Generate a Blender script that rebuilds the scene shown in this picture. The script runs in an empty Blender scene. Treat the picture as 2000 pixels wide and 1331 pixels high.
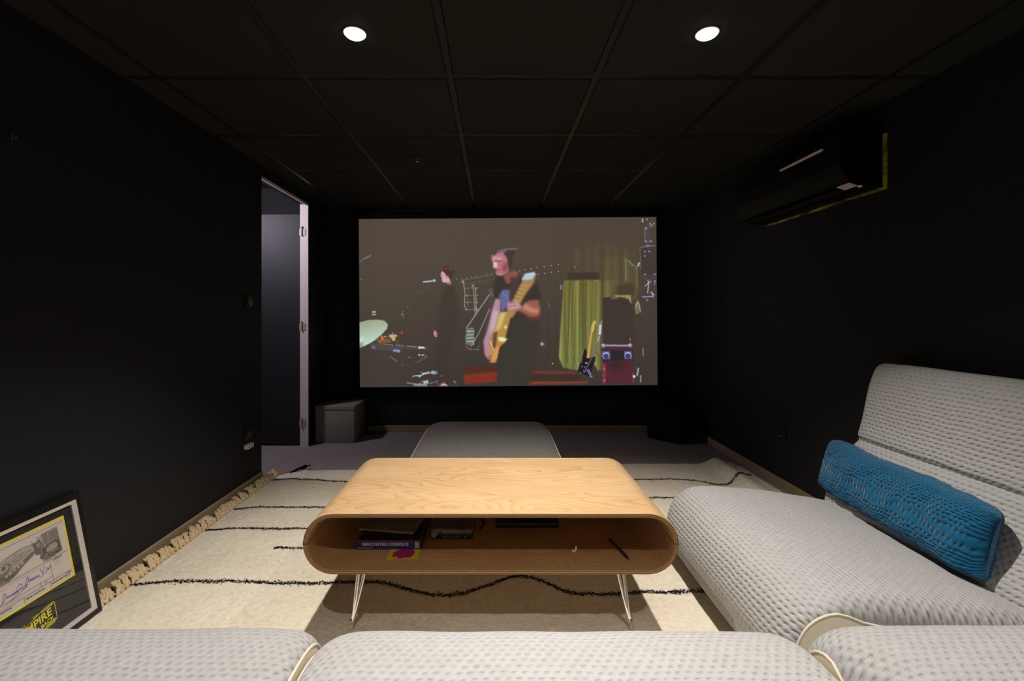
import bpy, bmesh, math, random
import numpy as np
from mathutils import Vector, Matrix, noise as mnoise
random.seed(7)
C = bpy.context.scene
COL = C.collection
PI = math.pi

# ------------------------------------------------------------------ camera, world, exposure
EYE = 1.09
cam_d = bpy.data.cameras.new('camera')
cam_d.sensor_width = 36.0
cam_d.lens = 870.0 / 2000.0 * 36.0
cam_d.shift_x = 0.017
cam_d.shift_y = -0.02625
cam_d.clip_start = 0.02
cam = bpy.data.objects.new('camera', cam_d)
COL.objects.link(cam)
cam.location = (0, 0, EYE)
cam.rotation_euler = (PI / 2, 0, 0)
C.camera = cam

w = bpy.data.worlds.new('world')
C.world = w
w.use_nodes = True
w.node_tree.nodes['Background'].inputs[0].default_value = (0.0, 0.0, 0.0, 1)
w.node_tree.nodes['Background'].inputs[1].default_value = 0.0

C.view_settings.view_transform = 'Standard'
C.view_settings.look = 'None'
C.view_settings.gamma = 1.0
C.view_settings.exposure = 0.0
C.view_settings.use_curve_mapping = False
try:
    C.cycles.use_denoising = True
    C.cycles.max_bounces = 8
    C.cycles.diffuse_bounces = 5
    C.cycles.sample_clamp_indirect = 4.0
except Exception:
    pass

CEIL = 2.056
XL, XR, YB, YR = -1.53, 1.80, 4.12, -0.62
SPOT_XY = [(-0.48, 1.53), (0.73, 1.53), (-0.48, 0.22), (0.73, 0.22)]
SPOT_W = [146.0, 146.0, 68.0, 68.0]
SPOT_SIZE, SPOT_BLEND = 92.0, 0.80
SPOT_COL = (1.0, 0.925, 0.85)

def spot_light(x, y, watt):
    d = bpy.data.lights.new('downlight_beam', 'SPOT')
    d.energy = watt
    d.color = SPOT_COL
    d.spot_size = math.radians(SPOT_SIZE)
    d.spot_blend = SPOT_BLEND
    d.shadow_soft_size = 0.022
    o = bpy.data.objects.new('downlight_beam', d)
    COL.objects.link(o)
    o.location = (x, y, CEIL - 0.03)
for (sx, sy), sw in zip(SPOT_XY, SPOT_W):
    spot_light(sx, sy, sw)
hl = bpy.data.lights.new('hall_lamp', 'POINT')
hl.energy = 36.0
hl.color = (0.95, 0.86, 1.0)
hl.shadow_soft_size = 0.08
ho = bpy.data.objects.new('hall_lamp', hl)
COL.objects.link(ho)
ho.location = (-2.2, 3.0, 1.92)

# ------------------------------------------------------------------ helpers
def lin(r, g, b):
    def c(v):
        v /= 255.0
        return v / 12.92 if v <= 0.04045 else ((v + 0.055) / 1.055) ** 2.4
    return (c(r), c(g), c(b))

def link(o, parent=None):
    COL.objects.link(o)
    if parent is not None:
        o.parent = parent
    return o

def tag(o, label=None, cat=None, group=None, kind=None):
    if label: o['label'] = label
    if cat: o['category'] = cat
    if group: o['group'] = group
    if kind: o['kind'] = kind
    return o

def thing(name, label, cat, loc=(0, 0, 0), rotz=0.0, group=None):
    o = bpy.data.objects.new(name, None)
    o.empty_display_size = 0.05
    link(o)
    o.location = loc
    o.rotation_euler = (0, 0, rotz)
    return tag(o, label, cat, group)

class MB:
    """collects vertices and faces for one mesh object"""
    def __init__(s):
        s.v, s.f, s.mi, s.uv = [], [], [], {}
    def add(s, vs, fs, mi=0):
        b = len(s.v)
        s.v += [tuple(p) for p in vs]
        for f in fs:
            s.f.append(tuple(b + i for i in f))
            s.mi.append(mi)
        return s
    def box(s, x0, x1, y0, y1, z0, z1, mi=0):
        vs = [(x, y, z) for z in (z0, z1) for y in (y0, y1) for x in (x0, x1)]
        return s.add(vs, [(0, 2, 3, 1), (4, 5, 7, 6), (0, 1, 5, 4), (2, 6, 7, 3), (0, 4, 6, 2), (1, 3, 7, 5)], mi)
    def bbox(s, x0, x1, y0, y1, z0, z1, r=0.004, seg=2, mi=0, M=None):
        bm = bmesh.new()
        bmesh.ops.create_cube(bm, size=1.0)
        for v in bm.verts:
            v.co = Vector(((x0 + x1) / 2 + v.co.x * (x1 - x0), (y0 + y1) / 2 + v.co.y * (y1 - y0), (z0 + z1) / 2 + v.co.z * (z1 - z0)))
        bmesh.ops.bevel(bm, geom=list(bm.edges), offset=r, segments=seg, affect='EDGES', profile=0.5)
        return s.bm(bm, mi, M)
    def bm(s, bm, mi=0, M=None):
        bm.verts.index_update()
        vs = [(M @ v.co if M else v.co.copy()) for v in bm.verts]
        fs = [[v.index for v in f.verts] for f in bm.faces]
        bm.free()
        return s.add(vs, fs, mi)
    def tube(s, pts, r, n=8, mi=0, cap=True, closed=False):
        pts = [Vector(p) for p in pts]
        k = len(pts)
        rr = r if isinstance(r, (list, tuple)) else [r] * k
        vs, fs = [], []
        prev = None
        for i, p in enumerate(pts):
            if closed:
                t = pts[(i + 1) % k] - pts[i - 1]
            else:
                t = pts[min(i + 1, k - 1)] - pts[max(i - 1, 0)]
            t.normalize()
            if prev is None:
                a = Vector((0, 0, 1)) if abs(t.z) < 0.9 else Vector((1, 0, 0))
                nrm = t.cross(a).normalized()
            else:
                nrm = (prev - t * prev.dot(t)).normalized()
            prev = nrm
            bn = t.cross(nrm)
            for j in range(n):
                an = 2 * PI * j / n
                vs.append(p + (nrm * math.cos(an) + bn * math.sin(an)) * rr[i])
        m = k if closed else k - 1
        for i in range(m):
            i2 = (i + 1) % k
            for j in range(n):
                j2 = (j + 1) % n
                fs.append((i * n + j, i * n + j2, i2 * n + j2, i2 * n + j))
        if cap and not closed:
            fs.append(tuple(range(n - 1, -1, -1)))
            fs.append(tuple((k - 1) * n + j for j in range(n)))
        return s.add(vs, fs, mi)
    def lathe(s, prof, cx, cy, n=32, mi=0):
        """prof: list of (r, z)"""
        vs, fs = [], []
        for r, z in prof:
            for j in range(n):
                a = 2 * PI * j / n
                vs.append((cx + r * math.cos(a), cy + r * math.sin(a), z))
        for i in range(len(prof) - 1):
            for j in range(n):
                j2 = (j + 1) % n
                fs.append((i * n + j, i * n + j2, (i + 1) * n + j2, (i + 1) * n + j))
        fs.append(tuple(range(n - 1, -1, -1)))
        fs.append(tuple((len(prof) - 1) * n + j for j in range(n)))
        return s.add(vs, fs, mi)
    def build(s, name, mats, parent=None, smooth=False, angle=None):
        me = bpy.data.meshes.new(name)
        me.from_pydata(s.v, [], s.f)
        mats = mats if isinstance(mats, (list, tuple)) else [mats]
        for m in mats:
            me.materials.append(m)
        if len(mats) > 1:
            me.polygons.foreach_set('material_index', s.mi)
        me.update()
        bm = bmesh.new(); bm.from_mesh(me)
        bmesh.ops.recalc_face_normals(bm, faces=bm.faces)
        bm.to_mesh(me); bm.free()
        if smooth:
            me.polygons.foreach_set('use_smooth', [True] * len(me.polygons))
            if angle:
                me.set_sharp_from_angle(angle=math.radians(angle))
        o = bpy.data.objects.new(name, me)
        return link(o, parent)

def grid_obj(name, nx, ny, fn, mat, parent=None, smooth=True, uvfn=None, colors=None):
    """(nx x ny) vertex sheet; fn(i,j)->(x,y,z)"""
    vs = [fn(i, j) for j in range(ny) for i in range(nx)]
    fs = [(j * nx + i, j * nx + i + 1, (j + 1) * nx + i + 1, (j + 1) * nx + i) for j in range(ny - 1) for i in range(nx - 1)]
    me = bpy.data.meshes.new(name)
    me.from_pydata(vs, [], fs)
    me.materials.append(mat)
    if smooth:
        me.polygons.foreach_set('use_smooth', [True] * len(me.polygons))
    if colors is not None:
        at = me.color_attributes.new('picture', 'FLOAT_COLOR', 'POINT')
        at.data.foreach_set('color', np.ascontiguousarray(colors, dtype=np.float32).ravel())
    me.update()
    o = bpy.data.objects.new(name, me)
    return link(o, parent)

# ------------------------------------------------------------------ materials
class NT:
    def __init__(s, name):
        s.m = bpy.data.materials.new(name)
        s.m.use_nodes = True
        s.t = s.m.node_tree
        s.b = s.t.nodes['Principled BSDF']
    def n(s, typ, **kw):
        nd = s.t.nodes.new(typ)
        for k, v in kw.items():
            setattr(nd, k, v)
        return nd
    def l(s, a, b):
        s.t.links.new(a, b)
    def val(s, sock, v):
        if isinstance(v, (int, float)):
            sock.default_value = v
        else:
            s.l(v, sock)
    def math(s, op, a, b=None, c=None, clamp=False):
        nd = s.n('ShaderNodeMath', operation=op)
        nd.use_clamp = clamp
        s.val(nd.inputs[0], a)
        if b is not None: s.val(nd.inputs[1], b)
        if c is not None: s.val(nd.inputs[2], c)
        return nd.outputs[0]
    def ramp(s, fac, stops):
        nd = s.n('ShaderNodeValToRGB')
        e = nd.color_ramp.elements
        while len(e) < len(stops): e.new(0.5)
        for el, (p, c) in zip(e, stops):
            el.position = p
            el.color = (*c, 1)
        s.l(fac, nd.inputs[0])
        return nd.outputs[0]
    def noise(s, vec, scale, detail=3, rough=0.5, dist=0.0):
        nd = s.n('ShaderNodeTexNoise')
        nd.inputs['Scale'].default_value = scale
        nd.inputs['Detail'].default_value = detail
        nd.inputs['Roughness'].default_value = rough
        nd.inputs['Distortion'].default_value = dist
        if vec is not None: s.l(vec, nd.inputs['Vector'])
        return nd.outputs['Fac']
    def coord(s, which='Object'):
        return s.n('ShaderNodeTexCoord').outputs[which]
    def mapping(s, vec, scale=(1, 1, 1), loc=(0, 0, 0)):
        nd = s.n('ShaderNodeMapping')
        nd.inputs['Scale'].default_value = scale
        nd.inputs['Location'].default_value = loc
        s.l(vec, nd.inputs['Vector'])
        return nd.outputs[0]
    def bump(s, h, strength=1.0, dist=0.002):
        nd = s.n('ShaderNodeBump')
        nd.inputs['Strength'].default_value = strength
        nd.inputs['Distance'].default_value = dist
        s.l(h, nd.inputs['Height'])
        s.l(nd.outputs[0], s.b.inputs['Normal'])

def plain(name, col, rough=0.5, metal=0.0, spec=0.5, vary=0.0, vscale=40, bump=0.0, emit=None, estr=0.0):
    k = NT(name)
    k.b.inputs['Roughness'].default_value = rough
    k.b.inputs['Metallic'].default_value = metal
    k.b.inputs['Specular IOR Level'].default_value = spec
    k.b.inputs['Base Color'].default_value = (*col, 1)
    if vary or bump:
        f = k.noise(k.coord(), vscale, 4)
        if vary:
            c = k.ramp(f, [(0.3, tuple(x * (1 - vary) for x in col)), (0.7, tuple(min(1, x * (1 + vary)) for x in col))])
            k.l(c, k.b.inputs['Base Color'])
        if bump:
            k.bump(f, 1.0, bump)
    if emit:
        k.b.inputs['Emission Color'].default_value = (*emit, 1)
        k.b.inputs['Emission Strength'].default_value = estr
    return k.m

def wood(name, cols, scale=1.0, rough=0.38, ax='X'):
    k = NT(name)
    co = k.coord()
    st = {'X': (0.9, 16, 16), 'Y': (16, 0.9, 16)}[ax]
    v = k.mapping(co, tuple(x * scale for x in st))
    warp = k.noise(k.mapping(co, (1.6 * scale, 5 * scale, 5 * scale) if ax == 'X' else (5 * scale, 1.6 * scale, 5 * scale)), 1.6, 2)
    sx_ = k.n('ShaderNodeSeparateXYZ'); k.l(co, sx_.inputs[0])
    big = k.noise(k.mapping(co, (1.5, 5.0, 5.0), (0.7, .35, 0)), 1.5, 1.5, 0.35)
    t = k.math('ADD', k.math('MULTIPLY', sx_.outputs[1], 24.0 * scale), k.math('MULTIPLY', big, 17.0))
    t = k.math('ADD', t, k.math('MULTIPLY', k.noise(k.mapping(co, (9, 60, 60)), 1.0, 3), 0.5))
    saw = k.math('FRACT', t)
    ringv = k.math('SUBTRACT', 1.0, k.math('POWER', saw, 2.2))
    fine = k.noise(k.mapping(co, (3 * scale, 160 * scale, 160 * scale) if ax == 'X' else (160 * scale, 3 * scale, 160 * scale)), 1.0, 4, 0.6)
    a = k.math('MULTIPLY', ringv, 0.30)
    b = k.math('MULTIPLY', fine, 0.55)
    c = k.math('MULTIPLY', warp, 0.45)
    s = k.math('SUBTRACT', k.math('ADD', k.math('ADD', a, b), c), 0.04)
    k.l(k.ramp(s, [(0.30, cols[0]), (0.6, cols[1]), (0.92, cols[2])]), k.b.inputs['Base Color'])
    k.b.inputs['Roughness'].default_value = rough
    k.b.inputs['Specular IOR Level'].default_value = 0.35
    k.bump(fine, 0.35, 0.0006)
    return k.m

def quilt(name, c0, c1, p=0.0165, q=0.023, groove=0.10, dash=0.50, dist=0.0060, rough=0.9, jitter=0.006, speck=None):
    """woven quilted cloth: rows of stitched dimples in brick order, in metres of UV"""
    k = NT(name)
    uv = k.n('ShaderNodeUVMap', uv_map='UVMap').outputs[0]
    j = k.n('ShaderNodeTexNoise')
    j.inputs['Scale'].default_value = 14.0
    j.inputs['Detail'].default_value = 2.0
    k.l(uv, j.inputs['Vector'])
    sub = k.n('ShaderNodeVectorMath', operation='SUBTRACT')
    k.l(j.outputs['Color'], sub.inputs[0]); sub.inputs[1].default_value = (0.5, 0.5, 0.5)
    sc = k.n('ShaderNodeVectorMath', operation='SCALE')
    k.l(sub.outputs[0], sc.inputs[0]); sc.inputs['Scale'].default_value = jitter * 2
    ad = k.n('ShaderNodeVectorMath', operation='ADD')
    k.l(uv, ad.inputs[0]); k.l(sc.outputs[0], ad.inputs[1])
    sp = k.n('ShaderNodeSeparateXYZ'); k.l(ad.outputs[0], sp.inputs[0])
    U, V = sp.outputs[0], sp.outputs[1]
    v = k.math('DIVIDE', V, p)
    row = k.math('FLOOR', v)
    fv = k.math('SUBTRACT', k.math('FRACT', v), 0.5)
    off = k.math('MULTIPLY', k.math('MODULO', row, 2.0), 0.5)
    u = k.math('ADD', k.math('DIVIDE', U, q), off)
    fu = k.math('SUBTRACT', k.math('FRACT', u), 0.5)
    av = k.math('ABSOLUTE', fv)
    au = k.math('ABSOLUTE', fu)
    g = k.math('SUBTRACT', 1.0, k.math('DIVIDE', av, 0.42), clamp=True)
    g = k.math('POWER', g, 1.5)
    q2 = k.math('ADD', k.math('MULTIPLY', k.math('MULTIPLY', fv, fv), 26.0), k.math('MULTIPLY', k.math('MULTIPLY', fu, fu), 20.0))
    skew = k.math('MULTIPLY', k.math('MULTIPLY', fu, fv), 22.0)
    d = k.math('EXPONENT', k.math('MULTIPLY', k.math('ADD', q2, skew), -1.0))
    dep = k.math('ADD', k.math('MULTIPLY', k.noise(uv, 70, 1), 1.3), 0.3)
    d = k.math('MULTIPLY', d, dep)
    pu = k.math('COSINE', k.math('MULTIPLY', fu, 2 * PI)); pv = k.math('COSINE', k.math('MULTIPLY', fv, 2 * PI))
    pil = k.math('ADD', k.math('MULTIPLY', pu, -0.10), k.math('MULTIPLY', pv, -0.045))
    weave = k.noise(uv, 900, 2)
    soft = k.noise(uv, 60, 2)
    h = k.math('ADD', k.math('MULTIPLY', g, -groove), k.math('MULTIPLY', d, -dash))
    h = k.math('ADD', k.math('ADD', h, pil), k.math('MULTIPLY', weave, 0.07))
    h = k.math('ADD', h, k.math('MULTIPLY', soft, 0.5))
    k.bump(h, 1.0, dist)
    mix = k.math('ADD', k.math('MULTIPLY', k.noise(uv, 420, 3, 0.7), 0.8), k.math('MULTIPLY', k.noise(uv, 25, 2), 0.2))
    stops = [(0.35, c0), (0.65, c1)]
    if speck: stops = [(0.3, c0), (0.62, c1), (0.74, speck)]
    k.l(k.ramp(mix, stops), k.b.inputs['Base Color'])
    k.b.inputs['Roughness'].default_value = rough
    k.b.inputs['Specular IOR Level'].default_value = 0.15
    k.b.inputs['Sheen Weight'].default_value = 0.15
    return k.m

def picture(name, emit=False, rough=0.5, strength=1.0):
    k = NT(name)
    at = k.n('ShaderNodeAttribute', attribute_name='picture', attribute_type='GEOMETRY')
    if emit:
        k.b.inputs['Base Color'].default_value = (0.02, 0.02, 0.02, 1)
        k.l(at.outputs['Color'], k.b.inputs['Emission Color'])
        k.b.inputs['Emission Strength'].default_value = strength
        k.b.inputs['Specular IOR Level'].default_value = 0.0
    else:
        k.l(at.outputs['Color'], k.b.inputs['Base Color'])
    k.b.inputs['Roughness'].default_value = rough
    return k.m

def wall_mat(name, col, rough=0.62, bump=0.0007, spec=0.3):
    k = NT(name)
    co = k.coord()
    f = k.noise(co, 130, 4, 0.6)
    g = k.noise(co, 1.4, 2)
    k.l(k.ramp(g, [(0.3, tuple(c * 0.9 for c in col)), (0.7, tuple(c * 1.1 for c in col))]), k.b.inputs['Base Color'])
    k.b.inputs['Roughness'].default_value = rough
    k.b.inputs['Specular IOR Level'].default_value = spec
    k.bump(f, 0.6, bump)
    return k.m

M_WALL = wall_mat('black_wall_paint', (0.0098, 0.0106, 0.0132))
M_CEIL = wall_mat('black_ceiling_tile', (0.026, 0.025, 0.020), 0.95, 0.0015, 0.1)
M_TBAR = plain('black_ceiling_bar', (0.010, 0.010, 0.011), 0.42, spec=0.5)
M_SKIRT = plain('beige_skirting_paint', lin(150, 132, 104), 0.6, vary=0.1, vscale=6)
M_FLOOR = NT('grey_vinyl_floor')
_v = M_FLOOR.mapping(M_FLOOR.coord(), (14, 1.2, 1))
_f = M_FLOOR.noise(_v, 3.0, 4, 0.6)
M_FLOOR.l(M_FLOOR.ramp(_f, [(0.3, lin(140, 131, 130)), (0.7, lin(150, 140, 138))]), M_FLOOR.b.inputs['Base Color'])
M_FLOOR.b.inputs['Roughness'].default_value = 0.75
M_FLOOR = M_FLOOR.m
M_BLACK = plain('black_plastic', (0.008, 0.008, 0.009), 0.5)
M_BLACKM = plain('matte_black', (0.004, 0.004, 0.004), 0.85, spec=0.1)
M_CHROME = plain('chrome_metal', (0.82, 0.80, 0.77), 0.16, metal=1.0)
M_WHITE = plain('white_plastic', lin(226, 220, 210), 0.4)
M_DOORPAINT = plain('slate_blue_door_paint', lin(25, 24, 31), 0.6)
M_FRAMEWHITE = plain('white_door_frame_paint', lin(225, 214, 212), 0.5)
M_HALL = plain('hall_wall_paint', lin(24, 23, 26), 0.8)
M_HINGE = plain('dull_silver_hinge', lin(190, 180, 170), 0.5, metal=0.2)
M_WOOD = wood('oak_veneer', (lin(158, 120, 80), lin(177, 145, 104), lin(190, 162, 125)), 1.0)
M_WOODIN = wood('oak_inner_veneer', (lin(170, 128, 84), lin(184, 143, 97), lin(197, 157, 111)), 1.3)
M_PLYL = plain('light_ply_layer', lin(178, 138, 88), 0.6, vary=0.08, vscale=60)
M_PLYD = plain('dark_ply_layer', lin(116, 84, 50), 0.65, vary=0.1, vscale=60)
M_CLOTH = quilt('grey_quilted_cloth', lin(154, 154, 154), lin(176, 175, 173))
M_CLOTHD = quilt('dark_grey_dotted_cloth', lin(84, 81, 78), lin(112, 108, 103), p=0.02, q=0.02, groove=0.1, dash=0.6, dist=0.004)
M_CREAM = plain('cream_side_cloth', lin(236, 226, 202), 0.8, vary=0.03, vscale=90, bump=0.0004)
M_PIPE = plain('grey_piping_cloth', lin(206, 196, 176), 0.85)
M_BLUE = quilt('petrol_blue_quilted_cloth', lin(3, 66, 100), lin(6, 93, 131), p=0.0115, q=0.017, groove=0.30, dash=0.55, dist=0.0062, jitter=0.014, speck=lin(70, 84, 132))

# ------------------------------------------------------------------ the room
def struct(o):
    o['kind'] = 'structure'
    return o
T = 0.06
struct(MB().box(-3.6, XR + T, YR - T, YB + T, -0.05, 0.0).build('floor', M_FLOOR))
DY0, DY1, DH = 2.925, 3.655, 1.985
struct(MB().box(XL - T, XL, YR - T, DY0, 0, 2.3).box(XL - T, XL, DY1, YB + T, 0, 2.3).box(XL - T, XL, DY0, DY1, DH, 2.3).build('wall_left', M_WALL))
struct(MB().box(XR, XR + T, YR - T, YB + T, 0, 2.3).build('wall_right', M_WALL))
struct(MB().box(XL, XR, YB, YB + T, 0, 2.3).build('wall_back', M_WALL))
struct(MB().box(XL, XR, YR - T, YR, 0, 2.3).build('wall_front', M_WALL))
struct(MB().box(-3.66, -3.6, 1.2, YB + T, 0, 2.3).box(-3.6, XL - T, YB, YB + T, 0, 2.3).box(-3.6, XL - T, 1.14, 1.2, 0, 2.3).build('wall_hall', M_HALL))

# suspended ceiling: bevelled tegular tiles dropped slightly below the bars
ceil = MB()
xs = [-1.53] + [-1.378 + 0.598 * i for i in range(6)] + [1.80]
ys = [YR] + [1.823 - 0.6 * i for i in range(4, 0, -1)] + [1.823 + 0.6 * i for i in range(4)] + [YB]
g = 0.0115
for i in range(len(xs) - 1):
    for j in range(len(ys) - 1):
        x0, x1, y0, y1 = xs[i] + g, xs[i + 1] - g, ys[j] + g, ys[j + 1] - g
        if x1 - x0 < 0.02 or y1 - y0 < 0.02: continue
        b = 0.006
        vs = [(x0, y0, CEIL + 0.012), (x1, y0, CEIL + 0.012), (x1, y1, CEIL + 0.012), (x0, y1, CEIL + 0.012),
              (x0 + b, y0 + b, CEIL), (x1 - b, y0 + b, CEIL), (x1 - b, y1 - b, CEIL), (x0 + b, y1 - b, CEIL)]
        ceil.add(vs, [(4, 5, 6, 7), (0, 1, 5, 4), (1, 2, 6, 5), (2, 3, 7, 6), (3, 0, 4, 7), (0, 3, 2, 1)])
ceil.box(-3.66, XR + T, YR - T, YB + T, 2.25, 2.3)
ceil_o = struct(ceil.build('ceiling', M_CEIL))
bars = MB()
for x in xs: bars.box(x - 0.012, x + 0.012, YR, YB, CEIL + 0.004, CEIL + 0.03)
for y in ys: bars.box(XL, XR, y - 0.012, y + 0.012, CEIL + 0.0045, CEIL + 0.0295)
bars.build('ceiling_grid', M_TBAR, ceil_o)

def skirting(name, x0, x1, y0, y1):
    return struct(MB().bbox(x0, x1, y0, y1, 0.0, 0.057, 0.003, 2).build(name, M_SKIRT))
skirting('baseboard_left', XL, XL + 0.012, YR, DY0)
skirting('baseboard_right', XR - 0.012, XR, YR, YB - 0.012)
skirting('baseboard_back', XL + 0.36, XR - 0.012, YB - 0.012, YB)

# door opening: thin white frame, leaf swung out into the hall
tr = MB()
tr.bbox(XL - T - 0.004, XL + 0.003, DY1 - 0.006, DY1 + 0.006, 0, DH + 0.008, 0.001, 1)
tr.bbox(XL - 0.014, XL + 0.003, DY0, DY1 - 0.006, DH - 0.010, DH + 0.008, 0.001, 1)
struct(tr.build('trim_1', M_FRAMEWHITE))
dr = bpy.data.objects.new('door_1', None); link(dr)
dr.location = (XL - T + 0.012, DY1 - 0.002, 0)
dr.rotation_euler = (0, 0, 0)
struct(dr)
MB().bbox(-0.74, -0.004, 0.02, 0.06, 0.012, DH - 0.075, 0.002, 1).build('door_leaf', M_DOORPAINT, dr)
for z in (0.20, 0.99, 1.765):
    hb = MB().lathe([(0.0055, z - 0.04), (0.0055, z + 0.04)], 0.0, -0.012, 12)
    hb.box(0.002, 0.03, -0.0085, -0.0065, z - 0.035, z + 0.02).box(-0.02, -0.002, -0.0085, -0.0065, z - 0.035, z + 0.02)
    hb.build('hinge', M_HINGE, dr, True, 40)
hd = MB().tube([(-0.66, 0.02, 1.0), (-0.66, -0.03, 1.0), (-0.56, -0.032, 1.0)], 0.009, 10)
hd.build('door_handle', M_CHROME, dr, True, 50)

# ------------------------------------------------------------------ ceiling lamps
M_LAMP = plain('lit_lamp_glass', (0.9, 0.9, 0.9), 0.4, emit=(1.0, 0.93, 0.82), estr=7.0)
spot_lab = ['lit round ceiling spotlight in the left half of the black tiled ceiling',
            'lit round ceiling spotlight in the right half of the black tiled ceiling',
            'lit round ceiling spotlight above the nearest sofa seats, left of the two overhead',
            'lit round ceiling spotlight above the nearest sofa seats, right of the two overhead']
for (sx, sy), lb in zip(SPOT_XY, spot_lab):
    r = thing('ceiling_spotlight', lb, 'ceiling light', (sx, sy, CEIL), 0, 'round spotlights in the ceiling')
    MB().lathe([(0.040, 0.0), (0.040, -0.003), (0.0375, -0.005), (0.0355, -0.004), (0.0345, 0.0)], 0, 0, 40).build('trim_ring', plain('lamp_ring', (0.25, 0.24, 0.22), 0.4) if sx < 0 and sy > 1 else bpy.data.materials['lamp_ring'], r, True, 40)
    MB().lathe([(0.0345, -0.001), (0.0345, -0.007), (0.029, -0.012), (0.016, -0.0155), (0.003, -0.0165)], 0, 0, 40).build('lamp_lens', M_LAMP, r, True, 60)

sd = thing('smoke_detector', 'small black round detector with tiny sensor on the ceiling near the screen', 'detector', (-0.475, 2.74, CEIL))
MB().lathe([(0.026, 0), (0.026, -0.006), (0.02, -0.012), (0.008, -0.014)], 0, 0, 24).build('base', M_BLACK, sd, True, 40)
MB().lathe([(0.006, -0.013), (0.006, -0.026), (0.011, -0.028), (0.011, -0.031)], 0, 0, 16).build('sensor_head', M_CHROME, sd, True, 40)

# ------------------------------------------------------------------ sofa modules
def catmull(pts, n=6):
    out = []
    k = len(pts)
    for i in range(k):
        p0, p1, p2, p3 = [np.array(pts[(i + d) % k], float) for d in (-1, 0, 1, 2)]
        for a in range(n):
            t = a / n
            out.append(0.5 * ((2 * p1) + (-p0 + p2) * t + (2 * p0 - 5 * p1 + 4 * p2 - p3) * t * t + (-p0 + 3 * p1 - 3 * p2 + p3) * t ** 3))
    return np.array(out)
def normals2(L):
    t = np.roll(L, -1, 0) - np.roll(L, 1, 0)
    t /= np.linalg.norm(t, axis=1)[:, None] + 1e-9
    n = np.stack([t[:, 1], -t[:, 0]], 1)
    area = 0.5 * np.sum(L[:, 0] * np.roll(L[:, 1], -1) - np.roll(L[:, 0], -1) * L[:, 1])
    return n if area > 0 else -n            # outward
def cheek_factor(L, cheek):
    t = np.clip((L[:, 0] - .11) / .13, 0, 1)
    return 1 + cheek * t * t * (3 - 2 * t) * (L[:, 1] > .2)
def loft(name, L, width, r, parent, puff=0.006, seed=0, ry=0.08, cloth=None, cheek=0.0):
    """upholstered body: closed profile L (depth, height) carried along the width with rounded ends"""
    N = normals2(L)
    F = cheek_factor(L, cheek)
    st = []
    for a in range(7):
        th = a / 6 * PI / 2
        st.append((ry * (1 - math.cos(th)), r * (1 - math.sin(th))))
    nmid = max(2, int((width - 2 * ry) / 0.03))
    mids = [(ry + (width - 2 * ry) * i / nmid, 0.0) for i in range(1, nmid)]
    full = st + mids + [(width - y, ins) for y, ins in reversed(st)]
    k = len(L)
    arc = np.concatenate([[0], np.cumsum(np.linalg.norm(np.diff(np.vstack([L, L[:1]]), axis=0), axis=1))])
    vs, uvs = [], []
    for y, ins in full:
        e = min(y, width - y)
        crown = puff * (1 - math.exp(-e / 0.08))
        for i in range(k + 1):
            p = L[i % k] - N[i % k] * ins * F[i % k]
            wob = 0.004 * mnoise.noise(Vector((p[0] * 5, y * 5, p[1] * 5 + seed * 3.1))) if p[1] > 0.06 else 0
            q = p + N[i % k] * (wob + (crown if p[1] > 0.06 else 0))
            vs.append((q[0], y, max(q[1], 0.034)))
            uvs.append((y + seed * 0.37, arc[i]))
    fs = []
    for a in range(len(full) - 1):
        for i in range(k):
            fs.append((a * (k + 1) + i, a * (k + 1) + i + 1, (a + 1) * (k + 1) + i + 1, (a + 1) * (k + 1) + i))
    me = bpy.data.meshes.new(name)
    me.from_pydata(vs, [], fs)
    uvl = me.uv_layers.new(name='UVMap')
    idx = np.empty(len(me.loops), dtype=np.int32)
    me.loops.foreach_get('vertex_index', idx)
    uvl.data.foreach_set('uv', np.array(uvs, dtype=np.float32)[idx].ravel())
    me.materials.append(cloth or M_CLOTH)
    me.polygons.foreach_set('use_smooth', [True] * len(me.polygons))
    bm = bmesh.new(); bm.from_mesh(me)
    bmesh.ops.recalc_face_normals(bm, faces=bm.faces)
    bm.to_mesh(me); bm.free()
    me.update()
    return link(bpy.data.objects.new(name, me), parent)
def end_panel(L, ins, y, out, parent, cheek=0.0):
    N = normals2(L)
    ins = (ins * cheek_factor(L, cheek))[:, None]
    A = L - N * ins
    B = L - N * (ins + 0.02)
    k = len(L)
    vs = [(p[0], y, max(p[1], 0.034)) for p in A] + [(p[0], y + out * 0.004, max(p[1], 0.038)) for p in B]
    fs = [(i, (i + 1) % k, k + (i + 1) % k, k + i) for i in range(k)] + [tuple(range(k, 2 * k))]
    p = MB().add(vs, fs).build('side_panel', M_CREAM, parent, True, 60)
    MB().tube([(q[0], y + out * 0.002, max(q[1], 0.037)) for q in A[::2]], 0.0036, 8, closed=True).build('piping', M_PIPE, p, True)
SEAT = [(0, .15), (.010, .225), (.045, .285), (.105, .319), (.20, .330), (.36, .318), (.53, .296), (.66, .275), (.72, .245), (.71, .12), (.65, .024), (.3, .024), (.085, .026), (.02, .07)]
BACK = [(.700, .268), (.745, .36), (.79, .445), (.832, .512), (.853, .533), (.848, .556), (.866, .62), (.894, .75), (.922, .835), (.95, .868), (.985, .85), (1.005, .75), (1.0, .5), (.985, .2), (.965, .024), (.77, .024), (.727, .14)]
POUF = [(0, .15), (.008, .225), (.035, .285), (.08, .322), (.17, .341), (.38, .346), (.65, .343), (.88, .332), (.945, .29), (.95, .12), (.9, .034), (.3, .034), (.06, .036), (.014, .08)]
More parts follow.
